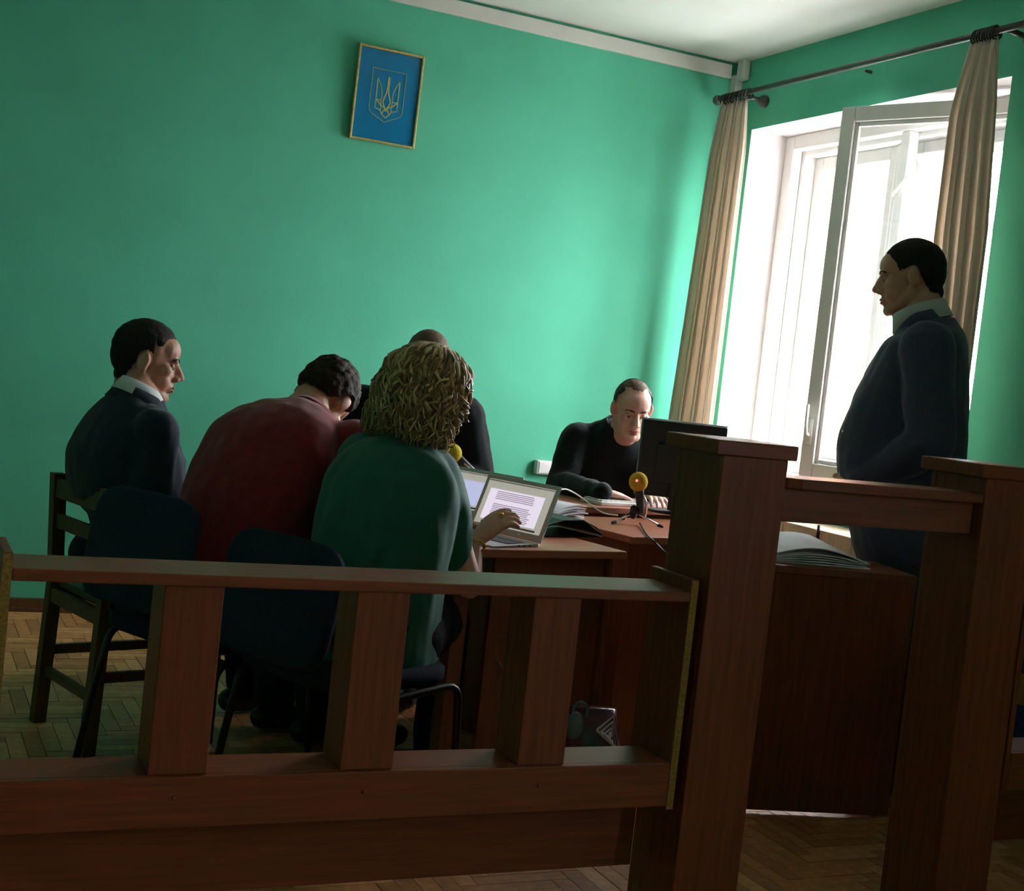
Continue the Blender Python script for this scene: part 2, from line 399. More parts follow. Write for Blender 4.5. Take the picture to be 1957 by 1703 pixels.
tp.loft([[V((x, y, 1.062)) for x, y in pts], [V((x, y, 1.086)) for x, y in pts]])
obj('gate_top', tp, 'laminate_flat', g, bevel=.003)
obj('apron', bx(.0, .586, .03, .048, .984, 1.062), 'laminate_flat', g, bevel=.002)
obj('apron_back', bx(.0, .586, .09, .108, .984, 1.062), 'laminate_flat', g, bevel=.002)

# ------------------------------------------------------------------ desks
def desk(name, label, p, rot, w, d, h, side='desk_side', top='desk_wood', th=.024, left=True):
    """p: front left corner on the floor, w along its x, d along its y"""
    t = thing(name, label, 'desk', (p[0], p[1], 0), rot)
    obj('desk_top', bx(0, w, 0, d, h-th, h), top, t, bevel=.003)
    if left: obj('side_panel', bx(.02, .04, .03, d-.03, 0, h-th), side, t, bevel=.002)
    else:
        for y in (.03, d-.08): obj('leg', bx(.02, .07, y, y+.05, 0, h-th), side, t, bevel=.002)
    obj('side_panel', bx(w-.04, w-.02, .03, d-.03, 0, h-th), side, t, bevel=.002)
    return t
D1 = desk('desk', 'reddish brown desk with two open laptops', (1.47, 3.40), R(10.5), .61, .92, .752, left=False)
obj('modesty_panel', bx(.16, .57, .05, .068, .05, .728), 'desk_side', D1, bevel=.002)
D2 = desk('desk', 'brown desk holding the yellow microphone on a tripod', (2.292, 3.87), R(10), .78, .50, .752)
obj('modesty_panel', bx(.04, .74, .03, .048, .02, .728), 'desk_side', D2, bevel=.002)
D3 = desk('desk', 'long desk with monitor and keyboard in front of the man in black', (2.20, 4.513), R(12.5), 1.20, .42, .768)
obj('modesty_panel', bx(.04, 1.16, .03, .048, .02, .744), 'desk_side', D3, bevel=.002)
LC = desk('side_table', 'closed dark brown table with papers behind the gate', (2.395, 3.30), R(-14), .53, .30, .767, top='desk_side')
obj('front_panel', bx(.0, .53, .004, .022, .012, .743), 'laminate', LC, bevel=.002)

# ------------------------------------------------------------------ chairs
def wood_chair(label, loc, rz):
    t = thing('wooden_chair', label, 'chair', loc, rz)         # faces +y, origin at seat centre on the floor
    for s in (-1, 1):
        x = s*.19
        mb = MB(); mb.loft([[V((x+a*.019, y+b*.021, z)) for a, b in ((-1,-1),(1,-1),(1,1),(-1,1))] for y, z in ((-.20, 0), (-.185, .45), (-.205, .79))]); obj('back_leg', mb, 'chair_wood', t, bevel=.003)
        obj('front_leg', bx(x-.019, x+.019, .165, .203, 0, .43), 'chair_wood', t, bevel=.003)
        obj('seat_rail', bx(x-.012, x+.012, -.17, .17, .385, .43), 'chair_wood', t, bevel=.002)
        obj('stretcher', bx(x-.010, x+.010, -.17, .17, .215, .245), 'chair_wood', t, bevel=.002)
    for z0, z1, y in ((.715, .775, -.205), (.62, .665, -.197)):
        obj('back_slat', bx(-.175, .175, y-.010, y+.010, z0, z1), 'chair_wood', t, bevel=.003)
    for y in (-.19, .185):
        obj('seat_rail', bx(-.175, .175, y-.012, y+.012, .385, .43), 'chair_wood', t, bevel=.002)
        obj('stretcher', bx(-.175, .175, y-.010, y+.010, .15, .18), 'chair_wood', t, bevel=.002)
    obj('seat', bx(-.215, .215, -.175, .215, .43, .452), 'chair_wood', t, bevel=.006)
    return t
def iso_chair(label, loc, rz, m='navy_fabric', grp='padded chairs with tube frames', lift=0, up=0):
    t = thing('padded_chair', label, 'chair', loc, rz, grp)
    def pad(x, y0, z0, w, d, h):   # rounded cushion in a chosen plane
        mb = MB(); k = 20; rings = []
        for q, sc in ((0, .93), (.25, 1), (.75, 1), (1, .93)):
            rings.append([(math.copysign(abs(math.cos(u))**.45, math.cos(u))*w/2*sc, math.copysign(abs(math.sin(u))**.45, math.sin(u))*d/2*sc, q*h) for u in [2*math.pi*j/k for j in range(k)]])
        mb.loft([[V(p) for p in r] for r in rings]); return mb
    s_ = pad(0, 0, 0, .46, .43, .05); s_.xf(Matrix.Translation((0, .01, .425+lift))); obj('seat', s_, m, t, smooth=True)
    b_ = pad(0, 0, 0, .45, .32, .04); b_.xf(Matrix.Translation((0, -.215, .630+lift+up)) @ Matrix.Rotation(R(80), 4, 'X')); obj('backrest', b_, m, t, smooth=True)
    for s in (-1, 1):
        mb = MB(); mb.tube([(s*.25, .23, 0), (s*.245, .20, .43+lift), (s*.245, -.13, .405+lift), (s*.25, -.205, 0)], .011, 8, round_=.05); obj('side_frame', mb, 'black_tube', t, smooth=True)
        mb = MB(); mb.tube([(s*.19, -.02, .415+lift), (s*.19, -.16, .43+lift), (s*.19, -.225, .68+lift+up)], .010, 8, round_=.04); obj('back_support', mb, 'black_tube', t, smooth=True)
    mb = MB(); mb.tube([(-.245, .12, .415+lift), (.245, .12, .415+lift)], .009, 8); mb.tube([(-.245, -.12, .408+lift), (.245, -.12, .408+lift)], .009, 8); obj('cross_bar', mb, 'black_tube', t, smooth=True)
    return t
def rz_of(f): return math.atan2(f[1], f[0])-math.pi/2
FA = V((.963, .27, 0)).normalized(); FB = V((.83, .557, 0)); FBc = V((.90, .436, 0)); FCc = V((.92, .392, 0)); FC = V((.62, .785, 0)); FD = V((-.40, -.92, 0)).normalized(); FE = V((-.30, -.95, 0)).normalized(); FS = V((-.74, .67, 0)).normalized()
PA, PB, PC, PD, PE, PS = V((.73, 4.22, 0)), V((.97, 3.735, 0)), V((1.215, 3.355, 0)), V((1.84, 4.87, 0)), V((2.95, 5.29, 0)), V((3.17, 3.52, 0))
wood_chair('dark wooden slat-back chair under the man at far left', (.752, 4.24, 0), rz_of(FA))
iso_chair('dark navy padded chair under the man in red', V((.855, 3.75, 0)), rz_of(FBc), up=.04)
iso_chair('dark navy padded chair with black tube frame under the woman in green', V((1.13, 3.32, 0)), rz_of(FCc))
iso_chair('dark padded chair of the person hidden behind the woman', PD+FD*.03, rz_of(FD), lift=.06)
iso_chair('dark padded chair under the man at the monitor', PE+FE*.02, rz_of(FE))

# ------------------------------------------------------------------ people
def remesh(mb, voxel, smooth=4):
    me = bpy.data.meshes.new('tmp'); me.from_pydata([tuple(v) for v in mb.v], [], mb.f)
    o = bpy.data.objects.new('tmp', me); COL.objects.link(o)
    r = o.modifiers.new('r', 'REMESH'); r.mode = 'VOXEL'; r.voxel_size = voxel
    if smooth:
        s = o.modifiers.new('s', 'SMOOTH'); s.factor = .5; s.iterations = smooth
    dg = bpy.context.evaluated_depsgraph_get(); out = bpy.data.meshes.new_from_object(o.evaluated_get(dg))
    bpy.data.objects.remove(o); bpy.data.meshes.remove(me)
    return out
def mesh_obj(name, me, m, parent, origin, disp=None, label=None):
    me.name = name; me.materials.clear(); me.materials.append(MATS[m])
    pts = [v.co.copy() for v in me.vertices]; nor = [v.normal.copy() for v in me.vertices] if disp else None
    flat = []
    for i, p in enumerate(pts):
        if disp: p = p+nor[i]*disp(p)
        flat += (p-origin)[:]
    me.vertices.foreach_set('co', flat)
    me.polygons.foreach_set('use_smooth', [True]*len(me.polygons)); me.update()
    o = bpy.data.objects.new(name, me); COL.objects.link(o)
    if parent: o.parent = parent
    if label: o['label'] = label
    return o
def blob(name, mb, m, parent, origin, voxel=.008, smooth=4, disp=None, label=None):
    return mesh_obj(name, remesh(mb, voxel, smooth), m, parent, origin, disp, label)
def folds(amp, sc, seed):
    def f(p):
        q = V((p.x*sc+seed, p.y*sc, p.z*sc*.7))
        return amp*(noise.noise(q)+.5*noise.noise(q*2.3))
    return f
def ring(c, a, b, ra, rb, k=20, pw=1.0):
    out = []
    for j in range(k):
        u = 2*math.pi*j/k; x, y = math.cos(u), math.sin(u)
        x = math.copysign(abs(x)**pw, x); y = math.copysign(abs(y)**pw, y)
        out.append(c+a*(ra*x)+b*(rb*y))
    return out
class Frame:
    """person frame: x to the person's right, y forward, z up"""
    def __init__(s, P, f): s.P = V(P); s.f = V(f).normalized(); s.r = V((s.f.y, -s.f.x, 0))
    def __call__(s, x, y, z): return s.P+s.r*x+s.f*y+V((0, 0, z))
def torso_mb(fr, rings, grow=0.0, mb=None):
    """rings: (y, z, half width, half depth[, x]) along the spine; each ring is square to the spine"""
    mb = mb or MB(); out = []
    n5 = [V(r[:3]) for r in rings]; d5 = [V((r[3], 0, 0)) for r in rings]; K = (len(rings)-1)*4
    rings = [(a.x, a.y, a.z, b_.x) for a, b_ in zip(curve3(n5, K), curve3(d5, K))]
    cs = [fr(r[4] if len(r) > 4 else 0, r[0], r[1]) for r in rings]
    for i, r in enumerate(rings):
        t = (cs[min(i+1, len(cs)-1)]-cs[max(i-1, 0)]).normalized()
        b = t.cross(fr.r).normalized()       # roughly forward
        out.append(ring(cs[i], fr.r, b if b.dot(fr.f) > -2 else -b, r[2]+grow, r[3]+grow, 22, .85))
    if out:
        # orientation of loop: r x b
        nn = fr.r.cross((out[0][1]-cs[0])).z
    return mb.loft(out)
def head_mat(c, fwd, up=V((0, 0, 1))):
    y = V(fwd).normalized(); x = y.cross(V(up)).normalized(); z = x.cross(y)
    m = Matrix((x, y, z)).transposed().to_4x4(); m.translation = V(c); return m
def head_mb(m, s=1.0, fem=False):
    h = MB()
    h.ell((0, -.012, .034), (.0775, .098, .089)); h.ell((0, -.045, .01), (.066, .062, .07))
    h.ell((0, .03, -.025), (.063, .062, .083)); h.ell((0, .045, .045), (.062, .052, .05))
    for q in (-1, 1):
        h.cap((q*.054, -.004, -.05), (q*.020, .070, -.100), .022, .019)
        h.ell((q*.044, .058, -.012), (.021, .024, .02)); h.ell((q*.036, .055, -.05), (.024, .03, .03))
        er = Matrix.Rotation(q*R(-22), 3, 'Z') @ Matrix.Rotation(R(-12), 3, 'X')
        h.ell((q*.083, -.014, -.004), (.009, .019, .032), er); h.ell((q*.079, -.006, -.026), (.008, .010, .012))
        h.ell((q*.011, .101, -.034), (.011, .014, .010)); h.ell((q*.073, -.010, -.004), (.013, .017, .028))
    h.ell((0, .086, -.010), (.0135, .022, .028)); h.ell((0, .098, -.026), (.015, .016, .014))
    h.cap((-.034, .083, .021), (.034, .083, .021), .012, .012)
    h.ell((0, .080, -.100), (.024, .018, .019)); h.cap((0, .092, .014), (0, .117, -.026), .008, .0115)
    h.ell((0, .094, -.062), (.024, .010, .0065)); h.ell((0, .092, -.073), (.020, .011, .008)); h.ell((0, .07, -.06), (.036, .03, .03))
    h.cap((0, -.025, -.05), (0, -.02, -.12), .054, .057)
    h.v = [v*s for v in h.v]
    return h.xf(m)
def hand_mb(w, dr, nrm, side, curl=.5, spread=.10, mb=None):
    """w wrist, dr direction of the fingers, nrm back-of-hand normal; side +1 right, -1 left"""
    mb = mb or MB(); x = V(dr).normalized(); z = (V(nrm)-x*V(nrm).dot(x)).normalized(); y = z.cross(x)*side   # y to the thumb side
    P = lambda a, b, c: V(w)+x*a+y*b+z*c
    mb.loft([ring(P(a, 0, c), y, z, rw, rt, 14) for a, c, rw, rt in ((-.01, 0, .026, .020), (.02, 0, .031, .019), (.055, .002, .039, .016), (.09, .002, .040, .013), (.098, .001, .034, .009))])
    for b, L, k in ((.030, .070, 0), (.0102, .079, 1), (-.0100, .073, 2), (-.0295, .057, 3)):
        p = P(.088, b, .002); a = curl*.5; sp = b*spread/.03
        for L_, r0, r1 in ((L*.46, .0092, .0084), (L*.30, .0084, .0076), (L*.26, .0076, .0066)):
            d = (x*math.cos(a)-z*math.sin(a)+y*sp).normalized(); q = p+d*L_
            mb.cap(p, q, r0, r1, 10, 3); p = q; a += curl
    p = P(.028, .026, -.004)
    for L_, r0, r1, d in ((.042, .013, .0105, x*.75+y*.62-z*.25), (.032, .0105, .0095, x*.92+y*.30-z*.3), (.026, .0092, .0075, x*.96+y*.08-z*.35)):
        q = p+d.normalized()*L_; mb.cap(p, q, r0, r1, 10, 3); p = q
    return mb
def lerp_table(t, x):
    if x <= t[0][0]: return t[0][1]
    for (a, b), (c, d) in zip(t, t[1:]):
        if x <= c: return b+(d-b)*(x-a)/(c-a)
    return t[-1][1]
HAIRLINE = [(-.09, -.075), (-.055, -.062), (-.03, .002), (.0, .028), (.03, .018), (.045, .048), (.065, .082), (.1, .092)]
def hair_shell(name, body_me, origin, m, parent, mname, thick=.008, table=HAIRLINE, side=0.0, rough=.0012, s=1.0, top=None, wav=.2):
    """short hair: skin faces inside the hairline, raised"""
    mi = m.inverted(); sel = {}
    def hval(p):
        q = mi @ p; q = q/s
        v = q.z-lerp_table(table, q.y)
        v += .006*noise.noise(q*60)
        if side and q.y > .01: v -= side*max(0, abs(q.x)-.02)
        if abs(q.x) > .0805: v = -1
        if top: v = min(v, top(q))
        return v, q
    vals = [hval(v.co+origin) for v in body_me.vertices]
    vs, fs, idx = [], [], {}
    for p in body_me.polygons:
        if all(vals[i][0] > 0 and vals[i][1].length < .16 for i in p.vertices):
            f = []
            for i in p.vertices:
                if i not in idx:
                    v = body_me.vertices[i]; h, q = vals[i]; k = min(1, max(.0, h/.018))
                    n_ = 1+wav*noise.noise(v.co*55)
                    idx[i] = len(vs); vs.append(v.co+v.normal*(.0012+thick*k*max(.2, n_)+rough*k*noise.noise(v.co*220)))
                f.append(idx[i])
            fs.append(f)
    mb = MB(); mb.add(vs, fs)
    return obj(name, mb, mname, parent, smooth=True)
def face_parts(m, parent, origin, s=1.0, brow='hair_dark', eyes=True, skin='skin'):
    if not eyes: return
    for q in (-1, 1):
        mb = MB(); mb.ell((q*.0315*s, .0735*s, .000*s), (.0115*s,)*3, seg=14, st=9); e = obj('eye', mb.xf(m), 'eye_white', parent, smooth=True, origin=origin)
        mb = MB(); mb.ell((q*.0315*s, .0832*s, -.0015*s), (.0058*s, .0026*s, .0055*s), seg=12, st=7); obj('iris', mb.xf(m), 'iris', e, smooth=True, origin=origin)
        mb = MB(); mb.ell((q*.0315*s, .0742*s, .0042*s), (.0126*s, .0118*s, .0092*s), seg=14, st=9); obj('eyelid', mb.xf(m), skin, e, smooth=True, origin=origin)
        mb = MB(); mb.loft([ring(m @ (V((q*a, b, c))*s), (m.to_3x3() @ V((0, 0, 1))), (m.to_3x3() @ V((0, 1, 0))), r_*s, .003*s, 8) for a, b, c, r_ in ((.013, .0958, .023, .0028), (.026, .0943, .027, .0040), (.040, .0862, .027, .0034), (.050, .0755, .022, .0018))])
        obj('eyebrow', mb, brow, parent, smooth=True, origin=origin)
    mb = MB(); mb.ell((0, .1005*s, -.0615*s), (.022*s, .0055*s, .0045*s), seg=12, st=7); mb.ell((0, .0995*s, -.0725*s), (.018*s, .0055*s, .0055*s), seg=12, st=7)
    obj('lips', mb.xf(m), 'lip', parent, smooth=True, origin=origin)
def socket(m, s=1.0):
    mi = m.inverted()
    def f(p):
        q = mi @ p; d = 0
        for k in (-1, 1):
            e = (q-V((k*.032, .088, .002))*s).length/(.0135*s); d -= .009*math.exp(-e*e)
        return d
    return f
def person(label, fr, body, head, hs=1.0, skin='skin', voxel=.005):
    me = remesh(body, voxel, 3)
    o = mesh_obj('person', me, skin, None, fr.P, socket(head, hs) if head else None)
    o.location = fr.P; tag(o, label, 'person'); return o
def limbs(mb, pts, rad):
    for a, b, r0, r1 in zip(pts, pts[1:], rad, rad[1:]): mb.cap(a, b, r0, r1)
    return mb
def seated_legs(fr, z=.53, knee=.46, sp=.11, foot=.50, dx=0):
    L = []
    for s in (-1, 1):
        L.append([fr(s*.095, .0, z), fr(s*sp+dx, knee*.55, z+.005), fr(s*sp+dx, knee, z-.02), fr(s*sp+dx, foot, .10), fr(s*sp+dx, foot+.14, .045)])
    return L
def clothe_legs(fr, L, o, tm='trousers_dark', z=.53):
    mb = MB(); mb.ell(fr(0, -.01, z+.03), (.19, .19, .13))
    for q in L: limbs(mb, q[:4], (.105, .092, .075, .062))
    blob('trousers', mb, tm, o, fr.P, .011, 5, folds(.006, 14, 3))
    for q in L:
        mb = MB(); d = (q[4]-q[3]); d.z = 0; d.normalize(); b = V((q[3].x, q[3].y, .045))
        mb.cap(b-d*.05, b+d*.05, .042, .044); mb.cap(b+d*.05, b+d*.17, .044, .035); mb.cap(b, V((b.x, b.y, .09)), .042, .045)
        blob('shoe', mb, 'shoe_black', o, fr.P, .009, 4)
def bare_legs(mb, L):
    for q in L:
        limbs(mb, q[:4], (.085, .075, .058, .04)); mb.cap(q[3]-V((0, 0, .04)), q[4], .04, .03)

# --- man in a dark suit, far left, seen in profile
fr = Frame(PA, FA); HA = head_mat(at(280, 689, 4.22), V((.965, -.10, -.17)), V((.0, .0, 1)))
spA = [(.03, .46, .19, .14), (.02, .62, .185, .14), (.0, .73, .19, .145), (-.05, .83, .205, .168), (-.055, .90, .20, .155), (-.045, .99, .145, .115), (-.035, 1.045, .085, .088), (-.03, 1.07, .072, .076)]
armR = [fr(.155, -.045, .96), fr(.20, -.07, .72), fr(.15, .17, .63)]; armL = [fr(-.185, .005, .985), fr(-.235, .0, .72), fr(-.12, .24, .63)]
b = MB(); torso_mb(fr, spA, -.03, b); b.merge(head_mb(HA)); b.cap(HA @ V((0, -.025, -.07)), fr(0, -.01, 1.02), .056, .062)
limbs(b, armR, (.055, .045, .032)); limbs(b, armL, (.055, .045, .032))
hand_mb(armR[2], fr.f*.9-fr.r*.3+V((0, 0, -.25)), V((0, 0, 1))+fr.r*.2, 1, .35, .1, b); hand_mb(armL[2], fr.f*.9+fr.r*.3+V((0, 0, -.25)), V((0, 0, 1)), -1, .35, .1, b)
LG = seated_legs(fr, .53); bare_legs(b, LG)
A = person('man in dark suit seated at far left, in profile facing right', fr, b, HA, voxel=.0048)
hair_shell('hair', A.data, fr.P, HA, A, 'hair_dark', .007, [(-.09, -.082), (-.055, -.078), (-.035, -.02), (-.01, .03), (.03, .022), (.043, .055), (.06, .083), (.1, .097)], .55)
face_parts(HA, A, fr.P)
j = MB(); torso_mb(fr, spA, 0, j)
limbs(j, armR, (.072, .068, .05)); limbs(j, armL, (.075, .070, .05)); j.cap(fr(-.10, -.02, .985), fr(.09, -.03, .985), .06, .06)
blob('jacket', j, 'suit_navy', A, fr.P, .008, 5, folds(.007, 11, 1))
def collar(name, c, up, fwd, rx, ry, h, m, o, origin, th=.006, drop=.0, gap=0.25):
    """standing band round the neck, lower at the front"""
    up = V(up).normalized(); r = V(fwd).cross(up).normalized(); f = up.cross(r); mb = MB(); k = 26; outer, inner = [], []
    secs = []
    for j in range(k+1):
        u = math.pi/2+gap+(2*math.pi-2*gap)*j/k; x, y = math.cos(u), math.sin(u)
        base = c+r*(rx*x)+f*(ry*y)-up*(drop*max(0, y)**1.5 if y > 0 else 0); n_ = (r*x+f*y)
        secs.append([base+n_*.012-up*h*.55, base+n_*(.012+th)-up*h*.55, base+n_*(th*.6)+up*h*.5, base-n_*th*.4+up*h*.5])
    mb.loft(secs); return obj(name, mb, m, o, smooth=True, origin=origin)
nk = fr(0, -.022, 1.062)
collar('shirt_collar', nk+V((0, 0, .004)), V((0, 0, 1))+FA*.45, FA, .066, .076, .045, 'shirt_white', A, fr.P, drop=.035)
collar('jacket_collar', nk+V((0, 0, -.022)), V((0, 0, 1))+FA*.42, FA, .077, .087, .05, 'suit_navy', A, fr.P, .010, .05, .5)
clothe_legs(fr, LG, A)

# --- man in a red sweater, bent forward, head bowed
fr = Frame(PB, FB); HB = head_mat(at(618, 762, 4.1), FB*.50-fr.r*.22+V((0, 0, -.80)), FB*.85+V((0, 0, .50)))
spB = [(.0, .45, .205, .17), (-.03, .62, .205, .175), (-.01, .80, .215, .168), (.055, .955, .215, .142), (.14, 1.022, .170, .10), (.195, 1.048, .085, .072)]
armR = [fr(.185, .19, .985), fr(.20, .35, .74), fr(.09, .46, .62)]; armL = [fr(-.20, .14, .965), fr(-.25, .30, .72), fr(-.08, .46, .62)]
b = MB(); torso_mb(fr, spB, -.03, b); b.merge(head_mb(HB)); b.cap(HB @ V((0, -.03, -.06)), fr(0, .20, 1.05), .055, .060)
limbs(b, armR, (.055, .046, .032)); limbs(b, armL, (.055, .046, .032))
hand_mb(armR[2], fr.f*.6-fr.r*.7+V((0, 0, -.2)), V((0, 0, 1)), 1, .5, .1, b); hand_mb(armL[2], fr.f*.6+fr.r*.7+V((0, 0, -.2)), V((0, 0, 1)), -1, .5, .1, b)
LG = seated_legs(fr, .53); bare_legs(b, LG)
B = person('man in dark red sweater bent forward with bowed head', fr, b, HB)
hair_shell('hair', B.data, fr.P, HB, B, 'hair_brown', .014, [(-.09, -.06), (-.055, -.055), (-.03, .0), (.0, .02), (.03, .01), (.045, .045), (.065, .075), (.1, .085)], 0, .003, wav=.35)
face_parts(HB, B, fr.P, brow='hair_brown')
j = MB(); torso_mb(fr, spB, 0, j)
j.cap(fr(.04, .16, 1.005), armR[0]+V((0, 0, .005)), .055, .075)
limbs(j, armR, (.088, .072, .05)); limbs(j, armL, (.088, .072, .05))
blob('sweater', j, 'knit_red', B, fr.P, .008, 24, folds(.010, 9, 7))
collar('sweater_collar', fr(0, .205, 1.062), V((0, 0, .7))+FB*.8, FB-V((0, 0, .8)), .068, .064, .03, 'knit_red', B, fr.P, .008, 0, .05)
clothe_legs(fr, LG, B)

# --- woman with curly hair in a loose green top, seen from behind
fr = Frame(PC, FC); HC = head_mat(at(818, 764, 3.74), V((.86, .34, -.42)), V((0, 0, 1)))
wr = at(906, 1034, 3.80); el = at(897, 1120, 3.72); hd = at(950, 1000, 3.80)
shR = at(835, 900, 3.66); shL = fr(-.125, .13, .975)
spC = [(-.03, .44, .200, .165), (-.02, .54, .190, .155), (.0, .68, .185, .15), (.035, .82, .188, .145), (.07, .93, .178, .122), (.11, 1.0, .12, .085), (.125, 1.025, .075, .07)]
armR = [shR, el, wr]; armL = [shL, fr(-.13, .17, .75), fr(.05, .37, .80)]
b = MB(); torso_mb(fr, spC, -.03, b); b.merge(head_mb(HC, .95)); b.cap(HC @ V((0, -.02, -.08)), fr(0, .12, 1.0), .047, .055)
limbs(b, armR, (.045, .036, .026)); limbs(b, armL, (.045, .036, .026))
hand_mb(wr, hd-wr, V((-.25, -.45, .85)), 1, .62, .06, b); hand_mb(armL[2], fr.f*.8+fr.r*.5, V((0, 0, 1)), -1, .4, .1, b)
LG = seated_legs(fr, .53, .40, .10, .40); bare_legs(b, LG)
W_ = person('woman with curly light brown hair in green top typing on laptop', fr, b, HC, .95, 'skin_fair', .0042)
face_parts(HC, W_, fr.P, .95, 'hair_brown', skin='skin_fair')
j = MB(); torso_mb(fr, spC, 0, j)
eR = at(866, 1058, 3.70); j.cap(armR[0]-V((0, 0, .005)), armR[0].lerp(eR, .55), .066, .074); j.cap(armR[0].lerp(eR, .55), eR, .074, .052)
j.cap(armL[0], armL[0].lerp(armL[1], .5), .068, .078); j.cap(armL[0].lerp(armL[1], .5), armL[1], .078, .062)
def gf(p):
    q = V((p.x*9, p.y*9, p.z*3.2)); return .012*noise.noise(q)+.006*noise.noise(q*2.4+V((4, 1, 0)))
blob('top', j, 'jersey_green', W_, fr.P, .008, 10, gf)
collar('neckband', fr(0, .12, 1.035), V((0, 0, 1))+FC*.35, FC, .070, .068, .018, 'jersey_green', W_, fr.P, .005, .01, .05)
clothe_legs(fr, LG, W_)
# curly bob: a soft core and many wavy locks
hr = random.Random(9); core = MB()
core.ell(HC @ V((0, -.02, .03)), (.098, .098, .098)); core.ell(HC @ V((0, -.05, -.05)), (.10, .10, .10)); core.ell(HC @ V((0, -.055, -.10)), (.085, .08, .07)); core.ell(HC @ V((.06, -.01, -.04)), (.05, .05, .075)); core.ell(HC @ V((-.06, -.01, -.04)), (.05, .05, .075))
hb = MB(); hcol = []
cm = remesh(core, .010, 4); mi = HC.inverted()
dark, mid, light = V((.17, .098, .036)), V((.42, .26, .105)), V((.72, .51, .25))
vs = []
for v in cm.vertices:
    q = mi @ v.co; k = .006*noise.noise(v.co*40)
    if q.y > .055 and q.z < .07: k -= .03
    vs.append(v.co+v.normal*k)
hb.add(vs, [list(p.vertices) for p in cm.polygons]); hcol += [dark]*len(cm.vertices)
def lock(th, ph, L, seed):
    """a lock leaves the scalp at (azimuth th, polar ph), rolls over the head and hangs in waves"""
    pts = []; u = hr.uniform(0, 6.28); wav = hr.uniform(.010, .021); fq = hr.uniform(1.7, 3.1); fl_ = hr.uniform(.98, 1.12); K = 18
    for k in range(K):
        t = k/(K-1); a = ph+L*t/.115
        if a < 1.75:
            q = V((.108*math.sin(a)*math.sin(th), -.02+.112*math.sin(a)*-math.cos(th), .035+.108*math.cos(a)))
        else:
            dz = (a-1.75)*.115; tuck = 1-.9*max(0, dz-.05)
            q = V((.110*math.sin(th)*tuck, -.02-.114*math.cos(th)*tuck, .016-dz))
        q = V((q.x*fl_, (q.y+.02)*fl_-.02, q.z*(1+.3*(fl_-1))))
        off = wav*min(1, t*2.2)
        q += V((math.sin(u+t*fq*6.28), math.cos(u*1.7+t*fq*6.28), .5*math.sin(u+t*fq*5)))*off
        p = HC @ q
        pts.append(p)
    return pts
for k in range(900):
    th = hr.uniform(-2.15, 2.15); ph = hr.uniform(.05, 1.6); L = max(0, 1.75-ph)*.115+.165*hr.uniform(.72, 1.06)
    if abs(th) > 1.5: L *= .92
    n0 = len(hb.v); hb.tube(lock(th, ph, L, k), hr.uniform(.004, .0085), 5, .0014)
    cc = dark.lerp(mid, hr.random()) if hr.random() < .55 else mid.lerp(light, hr.random())
    hcol += [cc]*(len(hb.v)-n0)
ho = obj('hair', hb, 'hair_curly', W_, smooth=True, origin=fr.P)
ca = ho.data.color_attributes.new('lock', 'FLOAT_COLOR', 'POINT')
for i, c in enumerate(hcol): ca.data[i].color = (*c, 1)
# bracelet and ring
ax = (wr-el).normalized(); a_ = ax.cross(V((0, 0, 1))).normalized(); b_ = ax.cross(a_); cb = wr-ax*.012
mb = MB(); pr = [cb+(a_*math.cos(q)+b_*math.sin(q))*.0315 for q in [2*math.pi*i/24 for i in range(25)]]; mb.tube(pr, .0042, 6)
for q in range(8): mb.ell(cb+(a_*math.cos(q*.785)+b_*math.sin(q*.785))*.033, (.0055,)*3, seg=8, st=5)
obj('bracelet', mb, 'gold', W_, smooth=True, origin=fr.P)
x_ = (hd-wr).normalized(); z_ = (V((-.25, -.35, .9))-x_*V((-.25, -.35, .9)).dot(x_)).normalized(); y_ = z_.cross(x_)
rc = wr+x_*.107+y_*.010-z_*.002; mb = MB(); mb.tube([rc+(y_*math.cos(q)+z_*math.sin(q))*.0105 for q in [2*math.pi*i/16 for i in range(17)]], .003, 6); mb.ell(rc+z_*.012, (.008, .008, .006), seg=10, st=6)
obj('ring', mb, 'gold', W_, smooth=True, origin=fr.P)

# --- person in black behind the woman, mostly hidden
fr = Frame(PD, FD); HD = head_mat(at(816, 697, 4.93), FD*.9+V((0, 0, -.4)), V((0, 0, 1)))
spD = [(-.02, .50, .21, .175), (-.03, .68, .21, .18), (-.02, .86, .225, .175), (.0, 1.01, .235, .15), (.02, 1.085, .17, .115), (.035, 1.125, .085, .085)]
armR = [fr(.20, .02, 1.06), fr(.26, .06, .84), fr(.12, .25, .80)]; armL = [fr(-.20, .02, 1.06), fr(-.26, .06, .84), fr(-.12, .25, .80)]
b = MB(); torso_mb(fr, spD, -.03, b); b.merge(head_mb(HD)); b.cap(HD @ V((0, -.02, -.08)), fr(0, .03, 1.08), .056, .064)
limbs(b, armR, (.055, .045, .032)); limbs(b, armL, (.055, .045, .032))
hand_mb(armR[2], fr.f*.8-fr.r*.5, V((0, 0, 1)), 1, .4, .1, b); hand_mb(armL[2], fr.f*.8+fr.r*.5, V((0, 0, 1)), -1, .4, .1, b)
LG = seated_legs(fr, .58, .34, .11, .26); bare_legs(b, LG)
Dp = person('person in black with cropped hair, mostly hidden behind the curly haired woman', fr, b, HD)
hair_shell('hair', Dp.data, fr.P, HD, Dp, 'hair_thin', .004)
face_parts(HD, Dp, fr.P)
j = MB(); torso_mb(fr, spD, 0, j)
limbs(j, armR, (.095, .085, .058)); limbs(j, armL, (.095, .085, .058)); j.cap(fr(-.15, .02, 1.07), fr(.15, .02, 1.07), .085, .085)
blob('robe', j, 'robe_black', Dp, fr.P, .009, 5, folds(.008, 9, 11))
clothe_legs(fr, LG, Dp, z=.58)

